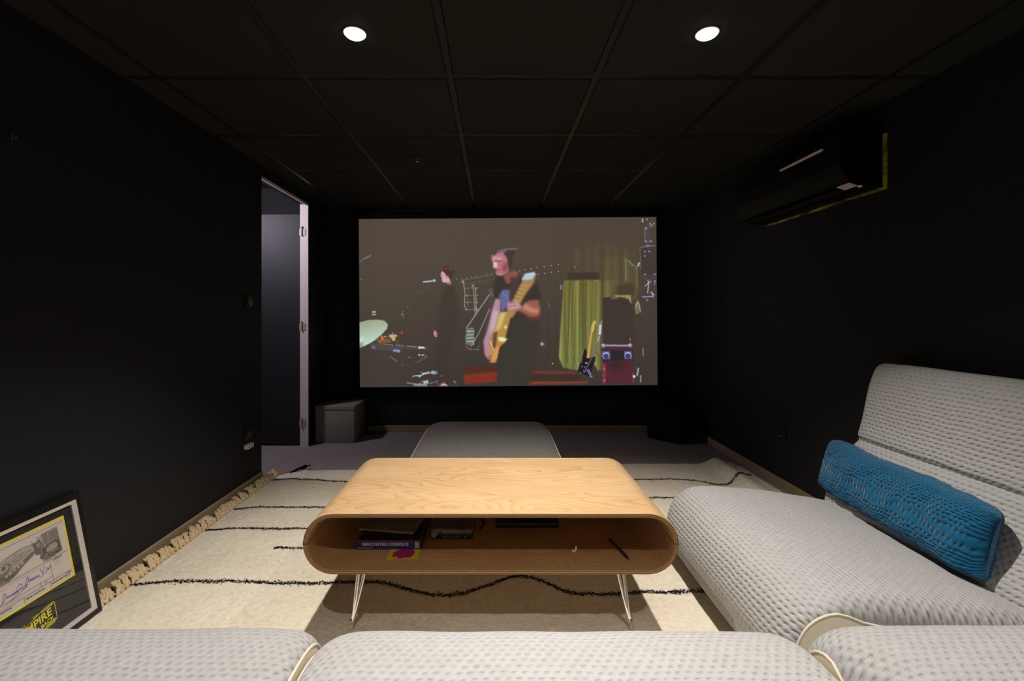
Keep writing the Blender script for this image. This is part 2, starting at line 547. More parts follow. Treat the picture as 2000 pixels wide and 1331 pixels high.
def module(label, loc, rot, width, zs=1.0, back=True, seed=0, rr=(0.044, 0.09, 0.0), name='sofa_module', group='quilted grey sofa modules'):
    r = thing(name, label, 'sofa' if back else 'pouffe', loc, rot, group)
    L = catmull([(x, z * zs) for x, z in (SEAT if back else POUF)], 6)
    R, RY, CK = rr
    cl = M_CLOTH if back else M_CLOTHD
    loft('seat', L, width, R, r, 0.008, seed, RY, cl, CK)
    end_panel(L, R * 0.9, 0.001, -1, r, CK)
    end_panel(L, R * 0.9, width - 0.001, 1, r, CK)
    if back:
        Lb = catmull(BACK, 5)
        loft('backrest', Lb, width, 0.03, r, 0.006, seed + 5, 0.05, cl)
        end_panel(Lb, 0.026, 0.001, -1, r)
        end_panel(Lb, 0.026, width - 0.001, 1, r)
    return r
module('grey quilted sofa module along the right wall with the blue cushion on its seat', (.762, 1.166, 0), 0, .832, seed=1, rr=(.022, .05, 1.9))
module('grey quilted sofa module at the bottom right corner, beside the cream edged end panel', (.757, 1.138, 0), -PI / 2, .985, zs=1.10, seed=2, rr=(.05, .11, 1.6))
module('grey quilted sofa module in the bottom middle, right in front of the wooden table', (-.426, 1.158, 0), -PI / 2, 1.168, seed=3)
module('grey quilted sofa module at the bottom left, nearest the framed print', (-1.385, 1.168, 0), -PI / 2, .945, seed=4, rr=(.028, .06, 0.0))
module('low grey quilted pouffe without a back, behind the wooden table and facing the screen', (-.456, 3.20, 0), -PI / 2, .816, back=False, seed=6, name='pouffe', group=None)

# ------------------------------------------------------------------ blue cushion
def cushion():
    Lx, H, TH = .735, .222, .125
    r = thing('lumbar_cushion', 'long petrol blue quilted cushion leaning on the right hand sofa backrest', 'cushion', (1.472, 1.682, .292))
    ang = math.atan2(1.28 - 2.03, 1.412 - 1.478)
    r.rotation_euler = (0, 0, ang)
    nu, nv = 260, 110
    vs, uvs = [], []
    lean = math.radians(13)
    for j in range(nv + 1):
        a = 2 * PI * j / nv
        for i in range(nu + 1):
            s = -1 + 2 * i / nu
            s2 = math.copysign(1 - (1 - abs(s)) ** 1.6, s)
            e = max(0.0, 1 - abs(s2) ** 9) ** 0.5
            ez = max(0.0, 1 - abs(s2) ** 14) ** 0.5
            ca, sa = math.cos(a), math.sin(a)
            y = TH / 2 * math.copysign(abs(ca) ** 0.8, ca) * (0.03 + 0.97 * e)
            z = H / 2 * math.copysign(abs(sa) ** 0.62, sa) * (0.80 + 0.20 * ez)
            x = s2 * Lx / 2 * (1 + 0.03 * abs(sa) ** 3)
            p = Vector((x * 7, y * 10, z * 9))
            wr = mnoise.noise(p) * .008 + mnoise.noise(p * 2.6) * .004 + mnoise.noise(Vector((x * 42, y * 60, z * 95))) * .0028
            y += wr * (1 if ca > 0 else -1) * (0.3 + abs(ca)) * e
            z += wr * 0.5 * sa * e + 0.004 * math.sin(s2 * 5)
            zz = z + H / 2
            if zz < 0.03: zz = 0.03 - (0.03 - zz) * 0.8
            yy = y + (zz) * math.tan(lean)
            vs.append((x, yy, zz))
            uvs.append((s2 * Lx / 2, a / (2 * PI) * 0.58))
    W = nu + 1
    fs = [(j * W + i, j * W + i + 1, (j + 1) * W + i + 1, (j + 1) * W + i) for j in range(nv) for i in range(nu)]
    for jj in range(1, nv // 2):
        kq = nv - jj
        fs.append((jj * W, (jj + 1) * W, (kq - 1) * W, kq * W)) if jj + 1 < kq - 1 else None
        fs.append((jj * W + nu, kq * W + nu, (kq - 1) * W + nu, (jj + 1) * W + nu)) if jj + 1 < kq - 1 else None
    me = bpy.data.meshes.new('cushion_cover')
    me.from_pydata(vs, [], fs)
    uvl = me.uv_layers.new(name='UVMap')
    idx = np.empty(len(me.loops), dtype=np.int32)
    me.loops.foreach_get('vertex_index', idx)
    uvl.data.foreach_set('uv', np.array(uvs, dtype=np.float32)[idx].ravel())
    me.materials.append(M_BLUE)
    me.polygons.foreach_set('use_smooth', [True] * len(me.polygons))
    bm = bmesh.new(); bm.from_mesh(me)
    bmesh.ops.remove_doubles(bm, verts=bm.verts, dist=1e-5)
    bmesh.ops.recalc_face_normals(bm, faces=bm.faces)
    bm.to_mesh(me); bm.free()
    link(bpy.data.objects.new('cushion_cover', me), r)
    return r
cushion()

# ------------------------------------------------------------------ rug
M_RUG = NT('cream_wool_pile')
_co = M_RUG.coord()
_a = M_RUG.noise(_co, 55, 5, 0.65)
_b = M_RUG.noise(_co, 3.0, 3)
_s = M_RUG.math('ADD', M_RUG.math('MULTIPLY', _a, 0.6), M_RUG.math('MULTIPLY', _b, 0.4))
M_RUG.l(M_RUG.ramp(_s, [(0.34, lin(208, 197, 172)), (0.5, lin(228, 218, 197)), (0.66, lin(237, 229, 210))]), M_RUG.b.inputs['Base Color'])
M_RUG.b.inputs['Roughness'].default_value = 0.95
M_RUG.b.inputs['Specular IOR Level'].default_value = 0.05
_st = M_RUG.noise(M_RUG.mapping(_co, (60, 150, 60)), 1.0, 4, 0.7, 0.6)
M_RUG.bump(M_RUG.math('ADD', _st, _a), 0.9, 0.004)
M_RUG = M_RUG.m
M_STRIPE = plain('dark_wool_yarn', (0.014, 0.012, 0.016), 0.95, spec=0.05)
M_YARN = plain('beige_fringe_yarn', lin(206, 184, 144), 0.9, vary=0.2, vscale=120)

FAR = [(-1.46, 3.045), (-.936, 3.062), (.3, 3.13), (1.096, 3.188), (1.45, 3.185), (1.6, 3.21), (1.735, 3.20)]
def far_y(x):
    for (a, ya), (b, yb) in zip(FAR, FAR[1:]):
        if x <= b: return ya + (yb - ya) * max(0, min(1, (x - a) / (b - a)))
    return FAR[-1][1]
RX0, RX1, RY0 = -1.452, 1.735, .25
def rug_h(x, y):
    h = 0.019 + 0.0035 * mnoise.noise(Vector((x * 4, y * 4, 0))) + 0.003 * mnoise.noise(Vector((x * 26, y * 26, 3))) + 0.0022 * mnoise.noise(Vector((x * 90, y * 90, 8)))
    if x < -1.3: h *= .40 + .60 * max(0.0, (x + 1.45) / .15)
    for fx in (-.489, .465):
        for fy in (1.515, 1.900):
            q = math.hypot(x - fx, y - fy)
            if q < .05: h = min(h, .0165 + .2 * max(0, q - .02))
    if y > 2.2: h += 0.035 * math.exp(-((x - 1.58) / 0.07) ** 2) * min(1, (y - 2.2) / 0.5)
    return h
rug = thing('shaggy_rug', 'large cream wool rug with wavy dark stripes under the wooden table', 'rug', (0, 0, 0))
NXR, NYR = 420, 390
def rug_pt(i, j):
    u, v = i / (NXR - 1), j / (NYR - 1)
    x = RX0 + (RX1 - RX0) * u
    y = RY0 + (far_y(x) - RY0) * v
    if v > 0.97 and u > 0.97: x -= (u - 0.97) * 1.2
    e = min(u * (RX1 - RX0), (1 - u) * (RX1 - RX0), (1 - v) * 2.9, v * 2.9)
    h = rug_h(x, y)
    if e < 0.018: h *= math.sqrt(max(0, 1 - (1 - e / 0.018) ** 2)); h += 0.002
    if e < 0.001:
        x += random.uniform(-.003, .003); y += random.uniform(-.005, .005)
    return (x, y, h)
grid_obj('pile', NXR, NYR, rug_pt, M_RUG, rug)

def stripe(pts, wdt=0.022, parent=rug):
    """a ragged band of short dark yarn tufts"""
    mb = MB()
    P = [Vector((x, y, 0)) for x, y in pts]
    # smooth path
    path = []
    for i in range(len(P) - 1):
        p0, p1, p2, p3 = P[max(i - 1, 0)], P[i], P[i + 1], P[min(i + 2, len(P) - 1)]
        n = max(2, int((p2 - p1).length / 0.004))
        for a in range(n):
            t = a / n
            path.append(0.5 * ((2 * p1) + (-p0 + p2) * t + (2 * p0 - 5 * p1 + 4 * p2 - p3) * t * t + (-p0 + 3 * p1 - 3 * p2 + p3) * t ** 3))
    for k, p in enumerate(path):
        wn = 0.005 * mnoise.noise(Vector((p.x * 40, p.y * 9, 5)))
        ww = wdt * (0.55 + 0.55 * (mnoise.noise(Vector((p.x * 28, p.y * 28, 9))) + 0.5))
        for _ in range(6):
            x = p.x + random.uniform(-.004, .004)
            y = p.y + wn + random.gauss(0, ww * 0.26)
            z = rug_h(x, y)
            a = random.uniform(-PI, PI) * 0.35 + (0 if random.random() < .5 else PI)
            ln = random.uniform(.006, .014)
            d = Vector((math.cos(a) * ln, math.sin(a) * ln, random.uniform(.0, .005)))
            s = Vector((-d.y, d.x, 0)).normalized() * random.uniform(.0009, .0018)
            b = Vector((x, y, z - .001))
            mb.add([b - s, b + s, b + d * .55 + s * .9 + Vector((0, 0, .0025)), b + d * .55 - s * .9 + Vector((0, 0, .0025)), b + d], [(0, 1, 2, 3), (3, 2, 4)])
    return mb.build('dark_stripe', M_STRIPE, parent)
stripe([(-1.44, 2.891), (-1.312, 2.882), (-1.139, 2.864), (-.966, 2.838), (-.6, 2.84), (-.2, 2.87), (.4, 2.85), (.7, 2.87), (.921, 2.873), (1.103, 2.880), (1.289, 2.847), (1.38, 2.79), (1.46, 2.79), (1.55, 2.86), (1.62, 2.918), (1.70, 2.95)])
stripe([(-1.44, 2.456), (-1.206, 2.463), (-.923, 2.463), (-.6, 2.48), (.2, 2.55), (.7, 2.58), (.904, 2.586), (1.05, 2.586), (1.3, 2.57), (1.7, 2.60)])
stripe([(-1.44, 2.222), (-1.187, 2.216), (-.932, 2.216), (-.5, 2.22), (.1, 2.25), (.6, 2.24)])
stripe([(-1.002, 2.033), (-.876, 2.037), (-.6, 2.04), (-.2, 2.03)], .018)
stripe([(-1.455, 1.773), (-1.24, 1.78), (-1.037, 1.783), (-.885, 1.766), (-.743, 1.766), (-.583, 1.773), (-.45, 1.773), (-.33, 1.727), (-.226, 1.693), (-.129, 1.702), (-.012, 1.76), (.092, 1.815), (.192, 1.777), (.283, 1.711), (.418, 1.699), (.578, 1.711), (.675, 1.708), (.788, 1.718), (1.2, 1.73), (1.6, 1.72)], .023)
stripe([(.16, 1.447), (.309, 1.459), (.441, 1.450), (.56, 1.448)], .022)

# fringe: looped yarn tassels lying along the left wall
def tassel(y0, parent):
    mb = MB()
    n = 13
    dirn = random.uniform(-.02, .12)
    bulge = random.uniform(.0, .018)
    for s in range(3):
        ph = s * 2.1 + random.random()
        pts = []
        for k in range(n):
            t = k / (n - 1)
            x = RX0 + .006 - .052 * math.sin(t * PI * .62) - .006 * math.sin(t * 9 + ph)
            y = y0 + dirn * t + .012 * math.sin(t * 8 + ph) + .01 * (s - 1) * t
            z = .010 + .012 * abs(math.sin(t * PI)) + bulge * math.sin(t * PI) + .006 * math.sin(t * 10 + ph + 1.2)
            pts.append((max(x, XL + .02), y, max(z, .007)))
        mb.tube(pts, [.0070 - .0020 * k / (n - 1) for k in range(n)], 6)
    kx, ky, kz = RX0 - .012, y0 + .2 * dirn, .018
    ring = [(kx + .007 * math.cos(a), ky + .009 * math.sin(a), kz + .008 * math.cos(a)) for a in [2 * PI * q / 9 for q in range(9)]]
    mb.tube(ring, .0055, 6, closed=True)
    mb.build('tassel', M_YARN, parent, True)
yy = 1.2
while yy < 3.0:
    tassel(yy, rug)
    yy += random.uniform(.019, .027)
ct = MB()
for k in range(16):
    a = random.uniform(-.35, .35)
    p0 = Vector((-1.37 + random.uniform(-.012, .012), 3.02 + random.uniform(-.02, .02), .016))
    ct.tube([p0, p0 + Vector((.03, .03 + a * .03, .014)), p0 + Vector((.065 + random.uniform(-.01, .01), .07 + a * .08, random.uniform(.006, .02)))], .004, 5)
ct.build('corner_tassel', M_STRIPE, rug, True)
M_CORAL = plain('coral_yarn', lin(205, 112, 84), 0.9)
cc = MB()
for k in range(4):
    q = Vector((-1.50 + k * .008, 2.93 + k * .012, .01))
    cc.tube([q, q + Vector((.05, .045, .012)), q + Vector((.13, .10 - k * .01, .008))], .003, 5)
cc.build('corner_cord', M_CORAL, rug, True)

# ------------------------------------------------------------------ oak coffee table
TX, TY0, TY1, TZ = -.012, 1.43, 1.985, .3495
HL, RR, TT = .604, .098, .0135
table = thing('coffee_table', 'oak veneer coffee table shaped as a long rounded open tube on chrome legs', 'table', (TX, TY0, 0))
def stadium(off, n=26):
    r = RR - off
    c = HL - RR
    pts = []
    for k in range(n + 1):
        a = -PI / 2 + PI * k / n
        pts.append((c + r * math.cos(a), TZ + r * math.sin(a)))
    for k in range(1, 12): pts.append((c - 2 * c * k / 12, TZ + r))
    for k in range(n + 1):
        a = PI / 2 + PI * k / n
        pts.append((-c + r * math.cos(a), TZ + r * math.sin(a)))
    for k in range(1, 12): pts.append((-c + 2 * c * k / 12, TZ - r))
    return pts
D = TY1 - TY0
sh = MB()
rings = [(0.0016, 0.0, None), (0.0042, 0.0, 1), (0.0072, 0.0, 2), (0.0100, 0.0, 1), (TT - .0008, 0.0, 2)]
seq = [(0.0, D - .002, 0), (0.0, .0016, 0), (0.0016, 0.0, 1), (0.0045, 0.0, 2), (0.0085, 0.0, 1), (0.0112, 0.0, 2), (TT - .001, 0.0, 1), (TT, .001, 1), (TT, D - .002, 3), (TT - .0015, D, 1), (0.0015, D, 1), (0.0, D - .002, 0)]
loops = [[(x, y, z) for x, z in stadium(off)] for off, y, m in seq]
k = len(loops[0])
for a in range(len(loops) - 1):
    mi = seq[a + 1][2] if a + 1 < len(seq) else 1
    if a == 0: mi = 0
    sh.add(loops[a] + loops[a + 1], [(i, (i + 1) % k, k + (i + 1) % k, k + i) for i in range(k)], mi)
sh.build('shell', [M_WOOD, M_PLYL, M_PLYD, M_WOODIN], table, True, 35)
bp = stadium(TT + .0004)
kk = len(bp)
MB().add([(x, D - .03, z) for x, z in bp] + [(x, D - .02, z) for x, z in bp], [tuple(range(kk)), tuple(range(2 * kk - 1, kk - 1, -1))] + [(i, (i + 1) % kk, kk + (i + 1) % kk, kk + i) for i in range(kk)]).build('back_panel', M_WOODIN, table)
for sgn in (-1, 1):     # the joint where upper and lower half of the tube meet
    x1 = sgn * (HL + .0004)
    x0 = sgn * (HL - TT - .0006)
    MB().box(min(x0, x1), max(x0, x1), -.0006, D - .04, TZ - .0008, TZ + .0008).build('joint_line', M_BLACKM, table)
for sx in (-1, 1):
    for yy0, yy1 in ((.135, .085), (D - .135, D - .085)):
        top = Vector((sx * .442, yy0, TZ - RR + .001)); foot = Vector((sx * .477, yy1, .0))
        sp = Vector((0.0145, 0.005, 0)) if yy0 < .3 else Vector((0.0145, -.005, 0))
        lg = MB()
        for q in (-1, 1):
            knee = top + sp * q
            lg.tube([knee, top.lerp(foot, .72) + sp * q * .12, foot + Vector((sp.x * q * .06, 0, .0215))], [.0066, .0064, .0048], 10)
        lg.tube([foot + Vector((0, 0, .048)), foot + Vector((0, 0, .0195))], [.005, .0075], 12)
        lg.bbox(top.x - .034, top.x + .034, top.y - .022, top.y + .022, TZ - RR - .003, TZ - RR - .0002, .001, 1)
        lo = lg.build('leg', M_CHROME, table, True, 40)
        MB().lathe([(.0085, .0185), (.0095, .021), (.009, .028), (.0055, .033)], foot.x, foot.y, 14).build('foot_cap', M_CHROME, lo, True, 40)

# ------------------------------------------------------------------ flat lettering helper
def text_mesh(name, body, size, M, mat, parent, align='CENTER', sx=1.0, bold=0.0, extrude=0.0002, shear=0.0, spacing=1.0):
    cu = bpy.data.curves.new(name, 'FONT')
    cu.body = body; cu.size = size; cu.align_x = align; cu.align_y = 'CENTER'
    cu.extrude = extrude; cu.offset = bold; cu.shear = shear; cu.space_character = spacing
    cu.resolution_u = 3
    tmp = bpy.data.objects.new(name + '_src', cu)
    COL.objects.link(tmp)
    bpy.context.view_layer.update()
    me = bpy.data.meshes.new_from_object(tmp.evaluated_get(bpy.context.evaluated_depsgraph_get()))
    bpy.data.objects.remove(tmp); bpy.data.curves.remove(cu)
    me.transform(Matrix.Diagonal((sx, 1, 1, 1)))
    me.transform(M)
    me.materials.clear(); me.materials.append(mat)
    me.name = name
    return link(bpy.data.objects.new(name, me), parent)

# ------------------------------------------------------------------ painting canvas (numpy) for flat printed or projected pictures
class Canvas:
    def __init__(s, wd, ht, x0, y0, ss, bg):
        s.ss, s.x0, s.y0 = ss, x0, y0
        s.W, s.H = int(round(wd * ss)), int(round(ht * ss))
        s.a = np.zeros((s.H, s.W, 3)); s.a[:] = bg
        s.X = x0 + (np.arange(s.W) + .5) / ss
        s.Y = y0 + (np.arange(s.H) + .5) / ss
    def _blur(s, m, sg):
        sg *= s.ss
        if sg < .3: return m
        r = int(3 * sg) + 1
        kx = np.exp(-.5 * (np.arange(-r, r + 1) / sg) ** 2); kx /= kx.sum()
        m = np.apply_along_axis(lambda v: np.convolve(v, kx, 'same'), 0, m)
        return np.apply_along_axis(lambda v: np.convolve(v, kx, 'same'), 1, m)
    def _put(s, m, j0, i0, col, al):
        h, w_ = m.shape
        m = np.clip(m * al, 0, 1)[..., None]
        sub = s.a[j0:j0 + h, i0:i0 + w_]
        if callable(col):
            c = col(s.X[i0:i0 + w_][None, :], s.Y[j0:j0 + h][:, None])
        else:
            c = np.array(col, float)
        s.a[j0:j0 + h, i0:i0 + w_] = sub * (1 - m) + c * m
    def poly(s, pts, col, al=1.0, blur=.5):
        pts = np.array(pts, float)
        pad = blur * 4 + 1
        i0 = max(0, int((pts[:, 0].min() - pad - s.x0) * s.ss)); i1 = min(s.W, int((pts[:, 0].max() + pad - s.x0) * s.ss) + 1)
        j0 = max(0, int((pts[:, 1].min() - pad - s.y0) * s.ss)); j1 = min(s.H, int((pts[:, 1].max() + pad - s.y0) * s.ss) + 1)
        if i1 <= i0 or j1 <= j0: return
        X = s.X[i0:i1][None, :]; Y = s.Y[j0:j1][:, None]
        ins = np.zeros((j1 - j0, i1 - i0), bool)
        n = len(pts)
        for q in range(n):
            xa, ya = pts[q]; xb, yb = pts[(q + 1) % n]
            if ya == yb: continue
            c = ((ya > Y) != (yb > Y)) & (X < (xb - xa) * (Y - ya) / (yb - ya) + xa)
            ins ^= c
        s._put(s._blur(ins.astype(float), blur), j0, i0, col, al)
    def line(s, pts, wd, col, al=1.0, blur=.4):
        for (xa, ya), (xb, yb) in zip(pts, pts[1:]):
            d = math.hypot(xb - xa, yb - ya) or 1e-6
            nx, ny = -(yb - ya) / d * wd / 2, (xb - xa) / d * wd / 2
            s.poly([(xa + nx, ya + ny), (xb + nx, yb + ny), (xb - nx, yb - ny), (xa - nx, ya - ny)], col, al, blur)
    def dot(s, x, y, rx, col, al=1.0, blur=.4, ry=None, rot=0.0):
        ry = ry or rx
        c, sn = math.cos(rot), math.sin(rot)
        s.poly([(x + rx * math.cos(t) * c - ry * math.sin(t) * sn, y + rx * math.cos(t) * sn + ry * math.sin(t) * c) for t in np.linspace(0, 2 * PI, 20)[:-1]], col, al, blur)
    def final(s, k):
        h, w_ = s.H // k * k, s.W // k * k
        a = s.a[:h, :w_].reshape(h // k, k, w_ // k, k, 3).mean((1, 3))
        a = np.clip(a, 0, 255) / 255.0
        return np.where(a <= .04045, a / 12.92, ((a + .055) / 1.055) ** 2.4)

# ------------------------------------------------------------------ projection screen with the concert picture
SW, SH = 581.0, 329.0            # picture units
cv = Canvas(SW, SH, 702, 426, 2, (76, 67, 58))
yy_ = (cv.Y[:, None] - 426) / SH
xx_ = (cv.X[None, :] - 702) / SW
bgA = np.array([80, 70, 59.]); bgB = np.array([62, 55, 49.])
tt_ = np.clip((yy_ - .25) * 1.5, 0, 1) * .75 + np.clip((xx_ - .45) * 0.45, 0, 1) + .25 * np.exp(-((xx_ - .4) / .22) ** 2) * np.clip(yy_ * 1.6 - .5, 0, 1)
tt_ = np.clip(tt_, 0, 1.25)
cv.a[:] = bgA + (bgB - bgA) * tt_[..., None]
rs = np.random.RandomState(3)
def Z(ox, oy, s, pts): return [(ox + x * s, oy + y * s) for x, y in pts]
A = lambda *p: Z(690, 410, .2705, p)
B = lambda *p: Z(980, 410, .2705, p)
G = lambda *p: Z(930, 470, .2177, p)
K = lambda *p: Z(700, 580, .1352, p)
R_ = lambda *p: Z(1080, 430, .248, p)
DK = (52, 46, 42)
# stage floor and risers
cv.poly(A((790, 1135), (1040, 1125), (1040, 1170), (800, 1172)), (86, 44, 34), .9, 1.2)
cv.poly(A((797, 1190), (1035, 1168), (1035, 1240), (797, 1258)), (132, 50, 34), .95, 1.0)
cv.poly(B((190, 1166), (530, 1172), (525, 1190), (195, 1184)), (120, 54, 40), .9, .8)
cv.poly(B((195, 1190), (560, 1194), (560, 1238), (190, 1240)), (66, 46, 40), .9, 1)
cv.poly(B((180, 1242), (620, 1245), (615, 1258), (180, 1262)), (136, 62, 44), .9, .7)
# curtain
def cur(dark):
    def f(X, Y):
        s = X + 0.02 * (Y - 540) * np.sin(X * .05)
        fold = .55 + .26 * np.sin(s * .33) + .16 * np.sin(s * .19 + 1) + .08 * np.sin(s * .83 + 2)
        fold = np.clip(fold, 0, 1)[..., None] if np.ndim(fold) else fold
        h = np.clip((Y - 545) / 150., 0, 1)[..., None]
        lo = np.array([84, 76, 42.]); hi = np.array([140, 134, 68.]) * (1 - h) + np.array([142, 156, 84.]) * h
        c = lo + (hi - lo) * fold
        return c * dark + np.array([72, 63, 54.]) * (1 - dark)
    return f
cv.poly(R_((150, 250), (380, 180), (660, 250), (680, 560), (660, 620), (370, 640), (370, 470), (110, 470)), cur(.28), .7, 7)
cv.poly(R_((375, 300), (560, 290), (660, 380), (672, 560), (655, 640), (480, 650), (372, 640)), cur(.42), .8, 3)
cv.poly(R_((375, 485), (480, 480), (470, 640), (380, 660)), cur(.75), .8, 2)
cv.poly(R_((85, 480), (372, 478), (386, 640), (384, 1190), (345, 1192), (330, 1150), (180, 1190), (75, 1165), (42, 1085), (60, 800)), cur(.95), 1, .7)
for q in range(7):
    x0 = 100 + q * 12
    cv.line(R_((120 + q * 10, 1000 + q * 12), (130 + q * 12, 1090), (165 + q * 7, 1180)), .8, (60, 62, 34) if q % 2 else (178, 190, 112), .5, .5)
for q, xb in enumerate((88, 150, 172, 300, 372)):
    cv.line(R_((xb, 490), (xb - 14, 800), (xb - 36 + q * 6, 1080)), .9, (178, 182, 110), .55, .6)
for q, xb in enumerate((130, 215, 340, 260)):
    cv.line(R_((xb, 490), (xb - 8, 800), (xb - 22 + q * 6, 1120)), 2.2, (62, 56, 30), .6, .9)
cv.line(R_((572, 310), (574, 490)), 1.4, (150, 146, 100), .7); cv.line(R_((572, 320), (660, 380), (664, 550)), 1.2, (140, 150, 90), .7)
cv.line(R_((600, 322), (628, 375)), 1.6, (160, 150, 110), .7, .8)
cv.poly(R_((112, 418), (365, 418), (365, 474), (120, 474)), (62, 54, 46), .95, 1.0)
cv.line(R_((150, 405), (158, 376), (195, 374), (207, 392), (207, 412)), .8, (30, 26, 22), .9)
cv.line(R_((160, 374), (184, 375)), .9, (210, 205, 190), .8)
cv.poly(R_((500, 530), (600, 500), (640, 530), (640, 600), (500, 600)), (72, 60, 46), .9, 2)
# far trusses with little lamps
for q in range(9):
    cv.dot(893 + q * 9.5, 545.5 - q * 1.6, .75, (225, 220, 215)); cv.dot(898 + q * 9.5, 553.5 - q * 1.0, .7, (170, 165, 160))
cv.line([(903, 547), (965, 537)], 1.1, (120, 112, 104)); cv.line([(903, 556), (955, 549)], .8, (100, 94, 88))
for q, (px, py) in enumerate([(1015, 529.5), (1026, 527.7), (1038, 526), (1050, 524), (1063, 521.5), (1077, 520), (1091, 517.8), (1051, 537), (1064, 535), (1077, 533), (1091, 531)]):
    cv.dot(px, py, .8, (232, 228, 222))
# hanging lamp tower
cv.line(A((795, 510), (808, 600), (803, 690), (815, 725)), 1.3, (176, 164, 140)); cv.line(A((830, 560), (825, 720)), .9, (130, 122, 106))
for yb in (565, 618, 668, 720):
    cv.line(A((803, yb), (905, yb - 2)), .7, (164, 156, 140), .8); cv.dot(*A((895, yb))[0], .9, (226, 220, 205)); cv.dot(*A((820, yb))[0], .8, (206, 200, 186))
cv.line(A((868, 560), (880, 760)), 1.6, (150, 140, 124)); cv.line(A((884, 560), (889, 740)), 1.2, (184, 176, 160))
cv.dot(*A((865, 548))[0], 3, (120, 150, 86), .9, .8); cv.dot(*A((792, 518))[0], 3, (150, 150, 134), .8, .8)
for q in range(24):
    cv.line(A((950 + q * 4, 600 + (q * 37) % 60), (958 + q * 3, 860)), .35, (110, 88, 58), .35)
# mixer keyboard on a stand
cv.poly(A((815, 855), (872, 852), (872, 975), (808, 970)), (116, 132, 112), .95)
for q in range(9):
    cv.line(A((818, 866 + q * 12), (866, 863 + q * 12)), 1.0, (208, 216, 200) if q % 2 else (54, 56, 50), .9, .3)
cv.line(A((878, 850), (880, 1000)), 3, (60, 58, 54), .9)
for q in range(22): cv.dot(*A((rs.uniform(806, 912), rs.uniform(830, 1012)))[0], .7, (205, 205, 200), .8)
cv.line(A((820, 975), (850, 985)), 2.0, (170, 40, 40), .8)
cv.line(A((808, 980), (830, 1005), (905, 1008)), .8, (190, 190, 186), .7)
cv.line(A((815, 855), (985, 610)), 1.5, (176, 166, 196)); cv.line(A((848, 985), (905, 890), (985, 715)), 1.3, (166, 156, 186))
for q in range(16): cv.dot(*A((rs.uniform(980, 1020), rs.uniform(560, 640)))[0], .7, (206, 200, 196), .8)
# cymbal
cv.poly(A((42, 806), (110, 790), (180, 787), (228, 797), (250, 820), (245, 850), (210, 890), (150, 940), (90, 972), (42, 990)), lambda X, Y: (np.array([150, 158, 122.]) + (np.array([186, 214, 204.]) - np.array([150, 158, 122.])) * np.clip((Y - 622) / 50 + (702 - X) * -.004, 0, 1)[..., None]), 1, .5)
cv.poly(A((42, 925), (80, 915), (60, 950), (42, 960)), (206, 236, 236), .7, 2)
cv.poly(A((42, 955), (75, 950), (60, 982), (42, 990)), (90, 96, 90), .7, 2)
cv.line(A((85, 835), (125, 830)), .8, (110, 118, 80), .7, .6); cv.dot(*A((205, 803))[0], 3.5, (170, 176, 96), .6, 1.5)
# microphones left
cv.line(A((46, 372), (75, 355)), 1.2, (130, 126, 180)); cv.line(A((75, 350), (132, 323)), 2.2, (126, 120, 150))
cv.dot(*A((63, 494))[0], .8, (200, 200, 196)); cv.dot(*A((55, 497))[0], .5, (160, 160, 150))
for x in (212, 241): cv.dot(*K((x, 206))[0], 1.5, (236, 230, 226))
cv.line(K((196, 244), (260, 244)), 1.6, (190, 182, 176))
for x, y in ((717, 135), (643, 206), (649, 257), (652, 290), (634, 972), (722, 862), (742, 868)): cv.dot(*K((x, y))[0], .75, (204, 200, 196))
cv.line(K((615, 255), (640, 226)), .7, (190, 186, 182))
# toys on the keyboard, red lamps
cv.poly(K((262, 600), (300, 585), (340, 600), (400, 585), (470, 610), (470, 650), (330, 660), (280, 640)), (122, 92, 44), .95, .6)
cv.poly(K((440, 535), (540, 532), (570, 550), (535, 570), (530, 620), (495, 632), (478, 590), (450, 575)), (196, 176, 122), .95, .6)
cv.poly(K((320, 552), (345, 545), (368, 580), (355, 618), (328, 600)), (226, 112, 80), .95, .5)
cv.dot(*K((385, 565))[0], 1.4, (220, 214, 200)); cv.dot(*K((496, 513))[0], 1, (216, 200, 196)); cv.dot(*K((428, 558))[0], .8, (216, 200, 190))
for x, y, r, c in ((622, 507, 3, (176, 44, 44)), (742, 500, 3.2, (120, 40, 36)), (895, 530, 2.6, (120, 44, 40)), (1068, 415, 3, (130, 48, 46)), (560, 635, 3, (140, 64, 44)), (760, 385, 2, (96, 52, 46)), (310, 640, 2, (190, 120, 80))): cv.dot(*K((x, y))[0], r, c, .8, 1)
cv.dot(*K((628, 510))[0], .9, (240, 130, 120))
# keyboard
cv.poly(K((170, 660), (330, 660), (990, 720), (1000, 748), (620, 742), (600, 800), (440, 770), (180, 740)), (84, 78, 76), .7, .8)
cv.poly(K((340, 665), (860, 705), (860, 718), (345, 685)), (40, 34, 48), .9, .5)
for q in range(19):
    if q in (6, 12): continue
    cv.dot(*K((360 + q * 26, 673 + q * 2.2))[0], 1.3, (206, 198, 226), .9, .3, .8)
cv.poly(K((860, 708), (950, 716), (962, 738), (864, 742)), (218, 220, 240), .95)
cv.poly(K((505, 748), (598, 755), (592, 795), (500, 778)), (150, 156, 226), .95); cv.line(K((525, 765), (560, 785)), .8, (60, 60, 120))
cv.dot(*K((215, 718))[0], 4.2, (120, 112, 160), .8, .8, 3)
cv.dot(*K((878, 832))[0], 2.4, (206, 200, 236), .95, .4, 1.6); cv.dot(*K((928, 834))[0], 2.3, (206, 200, 236), .95, .4, 1.5)
cv.line(K((915, 840), (905, 900), (860, 935), (810, 930)), .8, (130, 120, 150)); cv.line(K((950, 835), (985, 855), (930, 895)), .8, (150, 140, 170))
cv.line(K((460, 850), (555, 925)), 1.1, (140, 134, 180)); cv.line(K((415, 882), (440, 872)), .6, (130, 124, 130))
